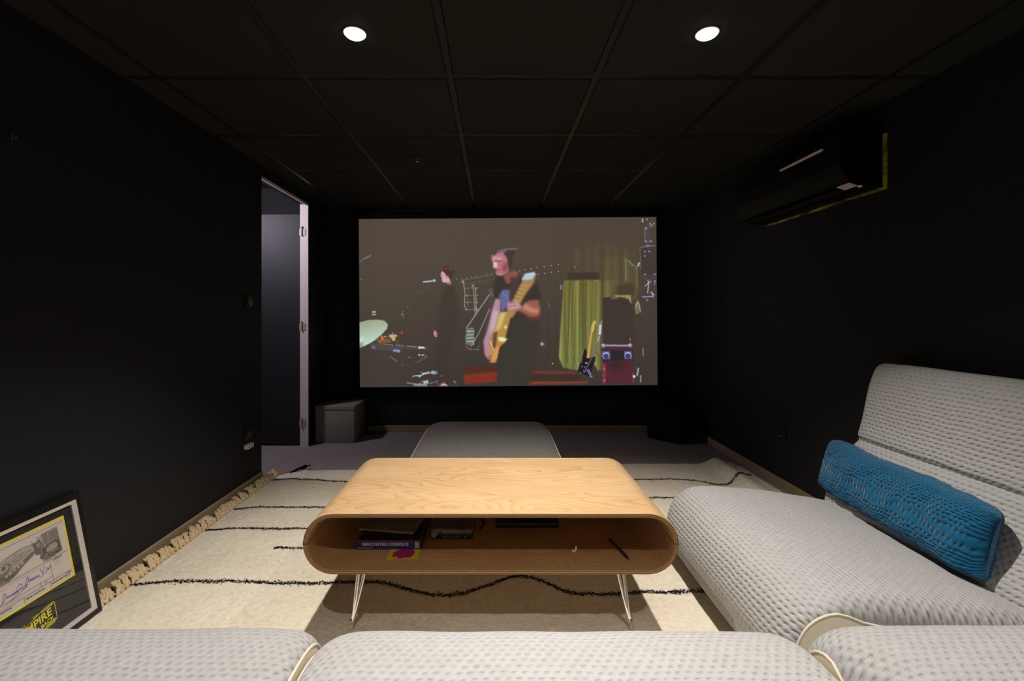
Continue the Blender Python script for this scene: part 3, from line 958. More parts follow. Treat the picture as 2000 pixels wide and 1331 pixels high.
# effect pedals on the floor
cv.line(K((778, 1150), (790, 1135), (870, 1130), (915, 1122), (935, 1105), (1040, 1090), (1125, 1075)), 1.8, (176, 204, 216)); 
for x, y, r in ((880, 1140, 2), (930, 1105, 2), (965, 1095, 1.8), (1000, 1080, 1.6), (1070, 1085, 3.4), (1095, 1092, 3.6), (1120, 1088, 2.6)): cv.dot(*K((x, y))[0], r, (204, 226, 236), .95, .5)
cv.dot(*K((910, 1082))[0], 2.2, (170, 60, 140), .9); cv.dot(*K((1000, 1072))[0], 1.2, (220, 90, 90))
cv.line(K((1150, 1140), (1215, 1130)), 1, (150, 120, 116), .8); cv.dot(*K((1190, 1138))[0], 1.6, (180, 160, 156), .7)
cv.line(K((690, 1232), (770, 1245), (980, 1270)), 1.6, (150, 150, 176)); cv.poly(K((770, 1245), (990, 1250), (985, 1285), (800, 1280)), (140, 156, 160), .8, .8)
cv.poly(K((925, 1210), (1000, 1196), (1010, 1240), (935, 1250)), (176, 206, 222), .9, .6); cv.line(K((1020, 1245), (1135, 1215)), 2.0, (120, 112, 190))
cv.line(K((860, 1245), (910, 1232)), 1.6, (210, 80, 60)); cv.poly(K((1150, 1280), (1220, 1232), (1290, 1278)), (190, 196, 196), .9, .6); cv.poly(K((1140, 1270), (1200, 1225), (1265, 1225), (1225, 1240), (1160, 1285)), (150, 52, 40), .9, .6)
for q in range(26): cv.dot(*K((rs.uniform(880, 1260), rs.uniform(1190, 1285)))[0], .8, [(206, 220, 226), (190, 60, 60), (110, 100, 180), (40, 36, 36)][q % 4], .8, .3)
cv.line(K((1370, 1210), (1395, 1235)), 1.4, (190, 196, 204)); cv.line(K((1400, 1240), (1415, 1275)), .8, (130, 90, 86))
# singer at the microphone, seen from the side
cv.poly(A((690, 525), (722, 545), (752, 640), (762, 800), (740, 900), (700, 1010), (640, 1240), (560, 1240), (600, 980), (622, 760), (636, 640), (655, 570)), (58, 51, 45), .5, 4)
cv.poly(A((640, 440), (632, 478), (644, 490), (640, 503), (650, 524), (676, 524), (680, 535), (706, 524), (694, 490), (690, 462), (664, 440)), (206, 168, 172), 1, .5)
cv.poly(A((628, 432), (640, 412), (676, 400), (714, 408), (730, 432), (722, 470), (704, 498), (694, 492), (684, 470), (676, 486), (668, 462), (650, 444)), (76, 52, 40), 1, .7)
for q in range(14): cv.line(A((632 + q * 6.5, 432 - (q % 4) * 7), (640 + q * 6, 412 + (q % 3) * 10)), .8, (150, 108, 84), .8, .4)
cv.line(A((636, 472), (650, 478)), .9, (96, 60, 60), .9); cv.dot(*A((683, 486))[0], 1.8, (186, 130, 126), .9)
cv.poly(A((672, 522), (706, 516), (714, 534), (690, 540)), (160, 116, 108), .9, .8)
cv.line(A((505, 518), (575, 511)), 2.2, (190, 206, 236)); cv.dot(*A((587, 508))[0], 3.0, (170, 186, 222), 1, .5, 2.6); cv.line(A((540, 525), (545, 545), (475, 610)), .8, (110, 108, 130), .7)
cv.poly(A((582, 872), (592, 868), (606, 892), (602, 915), (588, 915), (578, 892)), (206, 150, 170), .95, .5); cv.line(A((590, 885), (600, 910)), 1.6, (190, 50, 60), .8)
# bass player, slightly smeared by movement
cv.poly(G((180, 330), (250, 290), (340, 320), (430, 330), (540, 380), (590, 520), (560, 640), (540, 900), (470, 1290), (190, 1290), (200, 900), (230, 640), (170, 520), (150, 420)), (58, 51, 45), .92, 2.4)
cv.poly(G((330, 690), (560, 660), (560, 900), (470, 1300), (190, 1300), (205, 1000)), (61, 55, 49), .85, 4)
cv.poly(G((145, 130), (170, 100), (270, 95), (300, 150), (290, 290), (230, 315), (185, 300), (175, 285), (185, 270), (172, 250), (155, 245), (160, 205), (142, 180)), (178, 116, 122), 1, 1.4)
cv.poly(G((150, 140), (240, 150), (235, 185), (150, 180)), (212, 168, 176), .7, 1.8)
cv.poly(G((155, 190), (190, 195), (195, 240), (157, 245)), (232, 206, 214), .8, 1.0)
cv.line(G((165, 184), (240, 186)), 2.0, (110, 60, 66), .85, .7); cv.line(G((180, 270), (225, 264)), 1.4, (130, 60, 70), .8, .6); cv.line(G((185, 305), (240, 308)), 2.4, (206, 150, 158), .9, .8)
cv.poly(G((240, 215), (285, 190), (292, 280), (235, 280)), (136, 66, 64), .75, 2.2)
cv.poly(G((150, 115), (190, 75), (280, 60), (380, 62), (350, 100), (330, 160), (320, 250), (290, 240), (280, 160), (240, 105), (190, 112), (160, 140)), (66, 54, 50), .95, 1.3)
cv.line(G((190, 100), (270, 80), (375, 75)), 3.6, (150, 124, 134), .75, 1.4); cv.line(G((210, 120), (270, 95)), 2.4, (186, 150, 160), .6, 1)
cv.poly(G((240, 310), (300, 290), (340, 270), (380, 285), (370, 330), (310, 380), (275, 390)), (150, 84, 72), .9, 1.2)
cv.poly(G((240, 440), (320, 440), (320, 520), (280, 600), (230, 640), (215, 560), (205, 500)), (104, 108, 158), .9, 1.8)
for q in range(30): cv.line(G((225 + (q * 17) % 90, 450 + (q * 29) % 160), (232 + (q * 17) % 90, 456 + (q * 29) % 160)), 1.0, (178, 186, 226) if q % 2 else (70, 70, 110), .7, .4)
cv.poly(G((310, 330), (400, 330), (370, 440), (320, 540), (295, 540)), (74, 60, 56), .95, 1)
# his right arm and hand
cv.poly(G((175, 520), (215, 530), (215, 640), (190, 760), (140, 860), (120, 930), (150, 1010), (140, 1070), (105, 1060), (75, 1030), (62, 900), (90, 830), (120, 720), (150, 600)), (178, 138, 152), 1, 1.6)
cv.poly(G((150, 620), (200, 640), (170, 780), (120, 840), (130, 740)), (210, 184, 204), .65, 2.4)
cv.poly(G((80, 960), (150, 1000), (140, 1070), (100, 1060)), (196, 120, 120), .7, 1.4); cv.dot(*G((130, 1045))[0], 3.5, (50, 30, 50), .8, 1)
# bass body and neck
cv.poly(G((220, 640), (320, 640), (290, 760), (265, 850), (260, 900), (205, 950), (190, 1020), (175, 1095), (120, 1090), (130, 990), (115, 930), (145, 850), (180, 740)), (182, 140, 66), .98, 1.3)
cv.poly(G((215, 650), (275, 640), (215, 790), (165, 820)), (204, 196, 124), .85, 1.8)
cv.poly(G((155, 830), (190, 815), (170, 980), (140, 960)), (100, 60, 56), .9, 1.2)
cv.line(G((125, 900), (150, 985)), 2.4, (216, 206, 130), .9, .8)
cv.poly(G((190, 870), (230, 865), (280, 885), (250, 910), (205, 905)), (232, 226, 170), .95, .8); cv.dot(*G((262, 778))[0], 3.2, (222, 216, 150), .95, .8)
cv.line(G((255, 910), (205, 950), (180, 1030), (160, 1090), (120, 1085)), 2.2, (230, 130, 90), .9, .8)
cv.poly(G((165, 960), (200, 945), (185, 1050), (155, 1085), (140, 1070)), (214, 150, 90), .9, 1)
cv.poly(G((430, 330), (535, 300), (520, 380), (440, 490), (330, 690), (250, 700)), (170, 134, 78), .95, 1.6)
for q in range(7): cv.line(G((400 - q * 18, 400 + q * 32), (470 - q * 20, 412 + q * 34)), 1.4, (222, 180, 130), .6, .8)
cv.poly(G((410, 345), (440, 300), (525, 285), (535, 310), (500, 350), (420, 360)), (176, 200, 226), .95, 1.1)
cv.line(G((450, 310), (520, 296)), 2, (226, 222, 206), .8, .8)
# his left forearm and hand
cv.poly(G((440, 560), (480, 540), (560, 535), (575, 620), (560, 690), (480, 690), (400, 640), (290, 630), (275, 600), (290, 560), (340, 560), (400, 600)), (158, 92, 80), .96, 2.0)
cv.poly(G((280, 560), (360, 545), (415, 600), (370, 620), (280, 635)), (196, 146, 158), .92, 1.8)
cv.poly(G((440, 565), (520, 620), (560, 610), (560, 655), (500, 655), (415, 615)), (206, 146, 120), .75, 2.2); cv.poly(G((400, 660), (480, 700), (570, 690), (560, 720), (470, 715)), (116, 56, 44), .8, 2)
cv.line(G((300, 565), (350, 560)), 1.6, (140, 84, 96), .7, .6); cv.line(G((295, 590), (360, 586)), 1.4, (140, 84, 96), .7, .6)
# glow and posts behind him
cv.dot(*G((590, 932))[0], 3.4, (186, 180, 172), .8, 1.6); cv.dot(*G((585, 932))[0], 1.2, (240, 236, 226))
cv.line(B((330, 650), (344, 720)), 1.6, (104, 118, 134), .8, .8); cv.dot(*B((363, 1113))[0], 1.2, (220, 220, 216))
cv.line(B((330, 650), (330, 1080)), 1.6, (56, 48, 44), .8); cv.line(B((390, 740), (390, 1080)), 1.2, (58, 50, 46), .8)
cv.line(B((425, 545), (425, 580)), 1.6, (140, 140, 176)); cv.line(B((438, 545), (438, 580)), 1, (120, 120, 150))
# spare guitar on a stand
cv.poly(R_((240, 1018), (262, 1030), (268, 1095), (330, 1080), (322, 1130), (300, 1190), (300, 1240), (215, 1215), (190, 1190), (215, 1110)), (32, 28, 32), 1, .7)
cv.line(R_((240, 1022), (225, 1080), (218, 1130)), .9, (190, 206, 170), .8)
cv.poly(R_((260, 1092), (282, 1094), (308, 895), (296, 885)), (206, 158, 80), 1, .4)
cv.poly(R_((296, 890), (298, 850), (318, 800), (334, 800), (336, 815), (326, 830), (322, 862), (308, 895)), (222, 182, 106), 1, .4)
for q in range(5): cv.dot(*R_((303 + q * 5, 872 - q * 14))[0], .7, (120, 88, 44))
for q in range(9): cv.line(R_((266 + q * 3.4, 1070 - q * 20), (286 + q * 3, 1071 - q * 20)), .4, (130, 92, 44), .8, .3)
for x, y in ((262, 1130), (225, 1160), (238, 1195), (214, 1210), (290, 1240), (246, 1165)): cv.dot(*R_((x, y))[0], 1.1, (196, 190, 206), .9)
cv.line(R_((248, 1130), (268, 1134)), 1.8, (190, 190, 196)); cv.line(R_((262, 1185), (290, 1230), (305, 1240)), 1.8, (150, 156, 206)); cv.line(R_((275, 1180), (296, 1222)), 1, (186, 190, 226))
cv.line(R_((238, 1210), (330, 1040), (352, 960)), 1.8, (106, 100, 130)); cv.line(R_((352, 960), (362, 920)), 2.4, (176, 166, 206)); cv.line(R_((365, 910), (372, 830)), 4.6, (206, 200, 230)); cv.line(R_((374, 828), (382, 800)), 2.2, (150, 146, 166))
cv.line(R_((330, 1040), (390, 1110)), .9, (46, 40, 40), .9)
# amplifier on a flight case
cv.poly(R_((478, 600), (613, 598), (615, 670), (560, 660), (490, 615)), (156, 136, 84), .95, .6)
cv.poly(R_((387, 628), (440, 616), (585, 620), (603, 650), (625, 690), (640, 985), (387, 985)), (62, 54, 48), 1, .6)
cv.line(R_((390, 626), (430, 618), (540, 618)), 1.2, (34, 28, 26)); cv.line(R_((445, 622), (520, 620)), .8, (190, 180, 160)); cv.dot(*R_((578, 622))[0], 1.2, (190, 186, 190)); cv.dot(*R_((604, 944))[0], 1.1, (236, 176, 176)); cv.dot(*R_((604, 958))[0], 1.5, (206, 60, 56))
cv.line(R_((387, 640), (387, 980)), .8, (120, 118, 110), .5)
cv.poly(R_((378, 985), (630, 985), (630, 1040), (378, 1040)), (70, 46, 54), .95)
cv.poly(R_((400, 988), (605, 990), (605, 1004), (405, 1002)), (166, 146, 172), .98)
for x in (393, 604): cv.dot(*R_((x, 995))[0], 4.2, (140, 130, 156), .95, .4); cv.dot(*R_((x - 3, 990))[0], 1.8, (206, 200, 226))
cv.poly(R_((388, 1035), (630, 1035), (630, 1130), (388, 1130)), (44, 38, 40), .98)
for x in (413, 585):
    cv.poly(R_((x - 28, 1040), (x + 32, 1040), (x + 34, 1102), (x - 26, 1102)), (104, 98, 122), .95)
    cv.dot(*R_((x, 1075))[0], 6.8, (146, 150, 190), .95); cv.dot(*R_((x, 1078))[0], 5, (62, 62, 110), .98); cv.dot(*R_((x + 2, 1088))[0], 4.0, (52, 56, 150), .9, .8); cv.line(R_((x - 20, 1062), (x, 1050), (x + 20, 1060)), 1.6, (206, 206, 226), .9)
cv.poly(R_((388, 1118), (625, 1110), (632, 1292), (388, 1292)), (84, 40, 48), .98)
cv.poly(R_((430, 1125), (560, 1120), (540, 1200), (450, 1200)), (54, 42, 44), .8, 3)
cv.poly(R_((388, 1130), (410, 1150), (408, 1292), (388, 1292)), (150, 50, 74), .98); cv.line(R_((620, 1210), (628, 1290)), 2.0, (170, 50, 70))
for yb in (1180, 1270): cv.dot(*R_((400, yb))[0], 1, (236, 206, 210))
# dark stacks and clamps at the right edge
cv.poly(R_((640, 640), (690, 640), (690, 750), (640, 750)), (62, 56, 48), .8, 1)
cv.poly(R_((645, 660), (670, 640), (688, 690), (680, 745), (650, 745)), (146, 140, 106), .85, .8); cv.line(R_((655, 650), (668, 742)), .9, (60, 54, 48)); cv.line(R_((670, 650), (676, 745)), .9, (60, 54, 48)); cv.line(R_((645, 700), (668, 650), (690, 735)), .9, (190, 196, 186))
cv.line(R_((688, 225), (806, 212)), 1, (130, 126, 176)); cv.line(R_((688, 225), (690, 400)), .9, (136, 130, 176), .8); cv.poly(R_((692, 228), (815, 218), (818, 440), (695, 440)), (64, 57, 52), .8)
cv.line(R_((726, 58), (728, 180), (775, 178)), 1.2, (130, 122, 186)); cv.line(R_((750, 90), (752, 165)), .9, (96, 88, 130)); cv.line(R_((726, 70), (780, 62)), .9, (110, 104, 150))
cv.line(R_((708, 0), (708, 28)), 2.6, (180, 176, 226)); cv.line(R_((728, 212), (770, 210)), 2.4, (110, 124, 166))
for x, y in ((768, 35), (786, 52), (798, 38), (738, 76), (734, 176), (776, 176), (724, 258), (760, 256), (724, 292), (724, 436), (802, 436), (744, 4), (770, 48), (676, 348), (802, 490), (740, 640)): cv.dot(*R_((x, y))[0], 1.3, (206, 204, 236), .9)
cv.line(R_((668, 375), (682, 344)), 2.6, (190, 194, 206)); cv.line(R_((720, 455), (750, 470)), .9, (120, 70, 96))
cv.line(R_((748, 480), (752, 520), (744, 585)), 2.0, (150, 172, 206)); cv.line(R_((722, 530), (760, 500), (772, 490)), 1.6, (176, 190, 226)); cv.line(R_((700, 614), (790, 612), (770, 575), (798, 600)), 1.5, (166, 176, 226)); cv.line(R_((800, 490), (800, 520)), 1.6, (140, 140, 190))
cv.line(R_((704, 1015), (706, 1080)), 2.0, (126, 130, 166)); cv.line(R_((668, 1172), (656, 1235)), 3.0, (160, 162, 180)); cv.dot(*R_((634, 1240))[0], 2.8, (200, 206, 236)); cv.line(R_((685, 1230), (685, 1288)), 2.6, (140, 140, 130)); cv.line(R_((652, 900), (650, 960)), 1.2, (50, 44, 42), .9)
cv.a += rs.normal(0, 1.2, cv.a.shape[:2])[..., None]
pic = cv.final(2)
SD = YB - .045
SKX = SD / 870.0
SX0, SX1 = (702 - 966) * SKX, (1283 - 966) * SKX
SZ1, SZ0 = EYE - (426.2 - 613) * SKX, EYE - (754.6 - 613) * SKX
scr = thing('projection_screen', 'wide black framed projection screen showing a concert picture on the far wall', 'screen', ((SX0 + SX1) / 2, SD, (SZ0 + SZ1) / 2))
scr.rotation_euler = (0, math.radians(-0.42), 0)
hw, hh = (SX1 - SX0) / 2, (SZ1 - SZ0) / 2
PH, PW = pic.shape[:2]
cols = np.ones((PH, PW, 4)); cols[..., :3] = pic
M_PIC = picture('projected_concert_picture', True, 0.9, 1.0)
grid_obj('picture_area', PW, PH, lambda i, j: (-hw + 2 * hw * i / (PW - 1), 0.0, hh - 2 * hh * j / (PH - 1)), M_PIC, scr, False, colors=cols.reshape(-1, 4))
bw = .062
fr = MB()
for x0, x1, z0, z1 in ((-hw - bw, -hw, -hh - bw, hh + bw), (hw, hw + bw, -hh - bw, hh + bw), (-hw, hw, hh, hh + bw), (-hw, hw, -hh - bw, -hh)):
    fr.bbox(x0, x1, -.022, .020, z0, z1, .004, 2)
fr.build('frame', M_BLACKM, scr)
MB().box(-hw, hw, .002, .012, -hh, hh).build('backing', M_BLACKM, scr)
for x in (-hw * .6, hw * .6): MB().box(x - .04, x + .04, .012, .043, hh - .06, hh + .03).build('wall_bracket', M_BLACK, scr)
# ------------------------------------------------------------------ things inside the coffee table
FZ = TZ - RR + TT + .0004
M_BOXTOP = NT('black_printed_lid')
_c = M_BOXTOP.coord()
M_BOXTOP.l(M_BOXTOP.ramp(M_BOXTOP.noise(_c, 24, 4, .6), [(.45, (.006, .005, .006)), (.75, (.03, .026, .03))]), M_BOXTOP.b.inputs['Base Color'])
M_BOXTOP.b.inputs['Roughness'].default_value = .35
M_BOXTOP = M_BOXTOP.m
M_BOXBLUE = plain('violet_blue_card', lin(48, 44, 124), .45)
M_LETTER = plain('pale_letter_print', lin(226, 220, 214), .5)
M_EDGEL = plain('worn_card_edge', lin(150, 142, 136), .6)
gb = thing('board_game_box', 'black board game box with violet blue spine and pale title inside the table', 'box', (-.37, 1.556, FZ))
GW, GD, GH = .113, .235, .031
MB().bbox(-GW, GW, 0, GD, 0, GH, .0012, 1).build('box_body', M_BOXTOP, gb)
MB().box(-GW + .001, GW - .001, -.0006, 0, .0008, GH - .001).build('spine', M_BOXBLUE, gb)
ed = MB()
ed.tube([(-GW, 0, GH), (GW, 0, GH)], .0006, 6); ed.tube([(GW - .0035, 0, GH + .0002), (GW - .0035, GD, GH + .0002)], .0006, 6); ed.tube([(-GW + .002, 0, GH), (-GW + .002, GD, GH)], .0006, 6)
ed.build('worn_edge', M_EDGEL, gb)
FACE = lambda x, y, z: Matrix.Translation((x, y, z)) @ Matrix.Rotation(PI / 2, 4, 'X')
text_mesh('title', 'RENCONTRE COSMIQUE', .0150, FACE(-.012, -.0009, .0185), M_LETTER, gb, sx=.93, bold=.0006, spacing=1.04)
text_mesh('small_print', 'UN JEU DE NÉGOCIATION', .0042, FACE(-.108, -.0009, .0062), M_LETTER, gb, align='LEFT')
MB().box(.092, .105, -.0012, -.0006, .006, .026).build('logo_patch', M_LETTER, gb)
MB().tube([(.1025, -.0014, .0225), (.0955, -.0014, .0225), (.0955, -.0014, .0105), (.1015, -.0014, .0105), (.1015, -.0014, .015), (.0985, -.0014, .015)], .0009, 6).build('logo_mark', M_BOXBLUE, gb)
M_SIDE = plain('side_print', lin(150, 138, 110), .5)
for q in range(14):
    yq, zq = random.uniform(.01, .2), random.uniform(.003, .027)
    s_ = random.uniform(.002, .005)
    MB().add([(GW + .0003, yq + s_ * math.cos(a), zq + s_ * .7 * math.sin(a)) for a in [2 * PI * i / 9 for i in range(9)]], [tuple(range(9))]).build('printed_spot', M_SIDE, gb)
MB().box(-.097, -.078, .055, .058, GH, GH + .0003).build('lid_print', plain('faint_print', (.11, .10, .11), .5), gb)

bk = thing('notebook', 'thin grey notebook with an orange patch lying crooked on the board game box', 'notebook', (-.395, 1.612, FZ + GH + .0012), math.radians(-9))
M_GREY = plain('dark_grey_cover', lin(128, 124, 124), .45, vary=.15, vscale=20)
M_PAGE = plain('grey_paper_edge', lin(150, 142, 134), .8)
MB().bbox(-.105, .105, 0, .15, 0, .0016, .0006, 1).bbox(-.105, .105, 0, .15, .0062, .0078, .0006, 1).build('cover', M_GREY, bk)
MB().box(-.102, .103, .0015, .148, .0016, .0062).build('pages', M_PAGE, bk)
MB().box(-.0115, .0115, -.0004, .022, .0078, .0081).box(-.0115, .0115, -.0006, -.0002, .0012, .0081).build('orange_patch', plain('orange_tag', lin(186, 126, 84), .6), bk)

pk = thing('picture_box', 'rounded box with violet picture lid and black spine, right of the board game box', 'box', (-.158, 1.628, FZ), math.radians(-2))
M_PKPIC = NT('violet_picture_print')
_c = M_PKPIC.coord()
_n = M_PKPIC.noise(_c, 30, 3, .5, .6)
M_PKPIC.l(M_PKPIC.ramp(_n, [(.25, lin(40, 30, 44)), (.42, lin(96, 78, 96)), (.52, lin(126, 100, 76)), (.62, lin(60, 48, 70)), (.78, lin(176, 160, 196))]), M_PKPIC.b.inputs['Base Color'])
M_PKPIC.b.inputs['Roughness'].default_value = .3
M_PKPIC = M_PKPIC.m
MB().bbox(-.077, .077, 0, .16, 0, .022, .004, 3).build('box_base', M_BLACK, pk, True, 40)
MB().bbox(-.0782, .0782, -.0012, .1612, .0165, .0365, .008, 4).build('picture_lid', M_PKPIC, pk, True, 40)
MB().add([(-.072, -.0016, .004), (-.060, -.0016, .0035), (-.048, -.0016, .0235), (-.074, -.0016, .0235)], [(0, 1, 2, 3)]).build('torn_corner', M_EDGEL, pk)
text_mesh('title', 'Patchwork', .0125, FACE(-.005, -.0018, .0262), M_EDGEL, pk, bold=.0003)
text_mesh('spine_text', 'Patchwork  édition', .0085, FACE(.0, -.0018, .0085), M_EDGEL, pk)
MB().lathe([(.0022, 0), (.0022, .0003)], 0, 0, 14).build('spine_dot', M_LETTER, pk).matrix_local = FACE(.05, -.0014, .0085)
bc = thing('black_case', 'flat black case lying towards the back in the middle of the table', 'case', (.128, 1.712, FZ))
MB().bbox(-.122, .120, 0, .155, 0, .019, .004, 3).build('case_body', plain('black_case_shell', (.006, .006, .008), .4), bc, True, 40)
MB().bbox(-.119, .117, .002, .153, .0188, .0225, .0018, 2).build('case_lid', M_BLACK, bc, True, 40)
cb = tag(MB().tube([(-.052 + .012 * math.sin(t * 3), 1.70 + .09 * t + .01 * math.sin(t * 7), FZ + .0045) for t in [i / 20 for i in range(21)]], .0042, 8).build('black_cable', M_BLACK, None, True), 'short black cable between the violet picture box and the flat black case', 'cable')

cd = Canvas(60, 34, 0, 0, 8, (206, 188, 24))
cd.poly([(9, 14), (12, 7), (20, 1), (32, -3), (44, 0), (50, 8), (49, 20), (44, 30), (37, 31), (30, 29), (27, 36), (22, 34), (19, 29), (13, 31), (9, 24)], (206, 60, 30), 1, .25)
cd.poly([(10, 14), (14, 6), (22, 1), (32, -4), (43, 0), (48, 9), (47, 20), (42, 30), (36, 30.5), (30, 28), (27, 36), (22, 34), (19, 28), (14, 29), (10, 23)], (170, 28, 104), 1, .25)
cd.poly([(9, 29), (15, 28), (19, 26), (21, 31), (20, 34), (8, 34)], (232, 160, 70), 1, .25); cd.poly([(33, 31), (37, 28), (43, 31), (44, 34), (31, 34)], (232, 160, 70), 1, .25)
cdp = cd.final(4)
cw = thing('picture_card', 'small yellow card with a magenta blob lying in front of the board game box', 'card', (-.310, 1.525, FZ))
CWX, CWY = .054, .031
MB().bbox(-CWX, CWX, -CWY, CWY * .93, 0, .0014, .0004, 1).build('card_stock', plain('yellow_card', lin(206, 188, 24), .5), cw)
ch, cwid = cdp.shape[:2]
cc4 = np.ones((ch, cwid, 4)); cc4[..., :3] = cdp
grid_obj('printed_face', cwid, ch, lambda i, j: (-CWX + .0006 + (2 * CWX - .0012) * i / (cwid - 1), CWY * .92 - (1.9 * CWY) * j / (ch - 1), .0017), picture('card_print', False, .4), cw, False, colors=cc4.reshape(-1, 4))

eb = thing('earbud', 'tiny white wireless earbud lying on the table shelf near the middle', 'earbud', (.272, 1.532, FZ), math.radians(30))
e1 = MB()
bm = bmesh.new(); bmesh.ops.create_uvsphere(bm, u_segments=20, v_segments=14, radius=.0072)
for v in bm.verts: v.co = Vector((v.co.x * 1.0, v.co.y * .9, v.co.z * .85 + .0065))
e1.bm(bm)
e1.tube([(.004, 0, .0075), (.0085, 0, .0085), (.0105, 0, .012), (.010, .001, .021)], [.004, .0033, .003, .0027], 10)
e1.build('bud', M_WHITE, eb, True)
MB().lathe([(.0022, .0), (.0018, .0012)], 0, 0, 10).build('sound_port', M_BLACK, eb, True).matrix_local = Matrix.Translation((-.004, -.0055, .0075)) @ Matrix.Rotation(PI / 2, 4, 'X')
pn = thing('ballpoint_pen', 'dark blue ballpoint pen lying slanted at the right end of the table shelf', 'pen', (.434, 1.552, FZ + .0052))
pn.rotation_euler = (0, PI / 2, math.atan2(1.481 - 1.622, .450 - .418))
M_PEN = plain('blue_pen_plastic', lin(34, 40, 96), .3)
MB().lathe([(.0030, -.07), (.0044, -.066), (.0046, .035), (.0046, .0355)], 0, 0, 14).build('barrel', M_PEN, pn, True, 40)
MB().lathe([(.0046, .0356), (.0040, .05), (.0018, .064), (.0008, .070)], 0, 0, 14).build('tip', plain('pen_tip_black', (.02, .02, .026), .35), pn, True, 40)
MB().bbox(-.0062, -.0050, -.0014, .0014, -.066, -.03, .0004, 1).build('clip', M_CHROME, pn)

# ------------------------------------------------------------------ framed print leaning on the left wall
pf = thing('framed_print', 'black framed signed print with yellow border leaning on the left wall', 'framed picture', (-1.425, 1.62, .012))
e_up = (Vector((-1.512, 1.62, .448)) - Vector((-1.425, 1.62, .012))).normalized()
e_x = Vector((0, 1, 0))
e_n = e_x.cross(e_up)
FW, FH = .417, .4445
# local frame: x from the left (near) edge to the right (far) edge, y up the picture, z out towards the room
pf.matrix_world = Matrix(((e_x.x, e_up.x, e_n.x, -1.425), (e_x.y, e_up.y, e_n.y, 1.62), (e_x.z, e_up.z, e_n.z, .012), (0, 0, 0, 1)))
def bar(mb, x0, x1, y0, y1, z0, z1, r=.0012): mb.bbox(x0, x1, y0, y1, z0, z1, r, 1)
f1 = MB()
bar(f1, -.0165, 0, 0, FH, -.016, 0); bar(f1, -FW, -FW + .0165, 0, FH, -.016, 0); bar(f1, -FW + .0165, -.0165, FH - .0265, FH, -.016, 0); bar(f1, -FW + .0165, -.0165, 0, .0185, -.016, 0)
f1.build('outer_frame', plain('black_frame_lacquer', (.006, .006, .006), .3), pf)
f2 = MB()
x0, x1, y0, y1 = -FW + .0165, -.0165, .0185, FH - .0265
ww = .0135
o_ = [(x0, y0), (x1, y0), (x1, y1), (x0, y1)]; i_ = [(x0 + ww, y0 + ww * .9), (x1 - ww, y0 + ww * .9), (x1 - ww, y1 - ww * .9), (x0 + ww, y1 - ww * .9)]
f2.add([(x, y, -.0005) for x, y in o_] + [(x, y, -.0065) for x, y in i_] + [(x, y, -.012) for x, y in i_], [(a, (a + 1) % 4, 4 + (a + 1) % 4, 4 + a) for a in range(4)] + [(4 + a, 4 + (a + 1) % 4, 8 + (a + 1) % 4, 8 + a) for a in range(4)])
f2.build('silver_slip', plain('brushed_silver', (.80, .75, .70), .42, metal=.6), pf)
MB().box(-FW + .01, -.01, .01, FH - .01, -.0135, -.0115).build('black_mat', plain('black_mat_board', (.006, .006, .006), .8), pf)
# printed sheet: canvas in millimetres, x from the right edge of the frame
PX0, PX1, PY0, PY1 = .0600, .357, .168, .3815       # distance from the right edge; height
cs = Canvas(297, 213.5, 0, 0, 4, (204, 192, 184))
def S(u, v): return (297 - (u - PX0) * 1000.0, (PY1 - v) * 1000.0)
INK = (46, 42, 42); GR = (112, 106, 102)
YEL = (222, 208, 40)
cs.poly([(0, 0), (297, 0), (297, 213.5), (0, 213.5)], YEL, 1, 0)
cs.poly([(6.5, 6.5), (290.5, 6.5), (290.5, 207), (6.5, 207)], (206, 194, 186), 1, 0)
for p in ([(7, 24), (290, 20)], [(7, 112), (290, 112)], [(7, 115), (212, 115)], [(7, 182), (290, 182)], [(7, 192), (290, 186)]): pass
cs.line([(7, 17), (290, 17)], .8, INK, .9, .15)
cs.line([(7, 119), (290, 119)], 1.0, INK, 1, .15); cs.line([(7, 122.5), (222, 122.5)], .5, INK, .8, .15)
cs.line([(225, 119), (225, 190)], .9, INK, 1, .15)
cs.line([(7, 174), (225, 174)], .9, INK, 1, .15); cs.line([(7, 187), (290, 187)], 1.1, INK, 1, .15)
cs.line([(186, 174), (186, 187)], .9, INK, 1, .15); cs.line([(215, 187), (215, 207)], .9, INK, 1, .15); cs.line([(132, 187), (132, 207)], .9, INK, 1, .15); cs.line([(268, 187), (268, 207)], .9, INK, 1, .15); cs.line([(44, 174), (44, 207)], .9, INK, 1, .15)
# generic pencil sketch: a low hulking vehicle in a canyon, hatched
rs2 = np.random.RandomState(11)
cs.poly([(214, 27), (268, 25), (270, 62), (216, 70)], (150, 142, 136), .9, 1.0)
for q in range(26): cs.line([(200 + q * 2.6, 27 + rs2.uniform(0, 5)), (202 + q * 2.6 + rs2.uniform(-2, 2), 66 + rs2.uniform(-12, 6))], .7 + rs2.rand(), (84, 78, 76), .75, .2)
cs.poly([(205, 72), (268, 62), (271, 110), (214, 114), (198, 100)], (84, 78, 74), .95, .8)
cs.dot(240, 84, 20, (188, 180, 172), .95, .6, 12, -.25)
for q in range(7): cs.line([(224 + q * 5, 90 - q), (232 + q * 5, 76 - q)], 1.2, (96, 90, 86), .9, .3)
cs.poly([(214, 94), (252, 88), (246, 114), (206, 116)], (132, 124, 118), .9, .7)
for q in range(18): cs.line([(200 + rs2.uniform(0, 60), 92 + rs2.uniform(0, 22)), (204 + rs2.uniform(0, 60), 96 + rs2.uniform(0, 20))], .9, (70, 66, 62), .6, .25)
cs.poly([(40, 92), (64, 66), (100, 50), (150, 42), (186, 46), (196, 66), (180, 82), (150, 92), (120, 112), (70, 114), (40, 106)], (168, 160, 152), .95, .7)
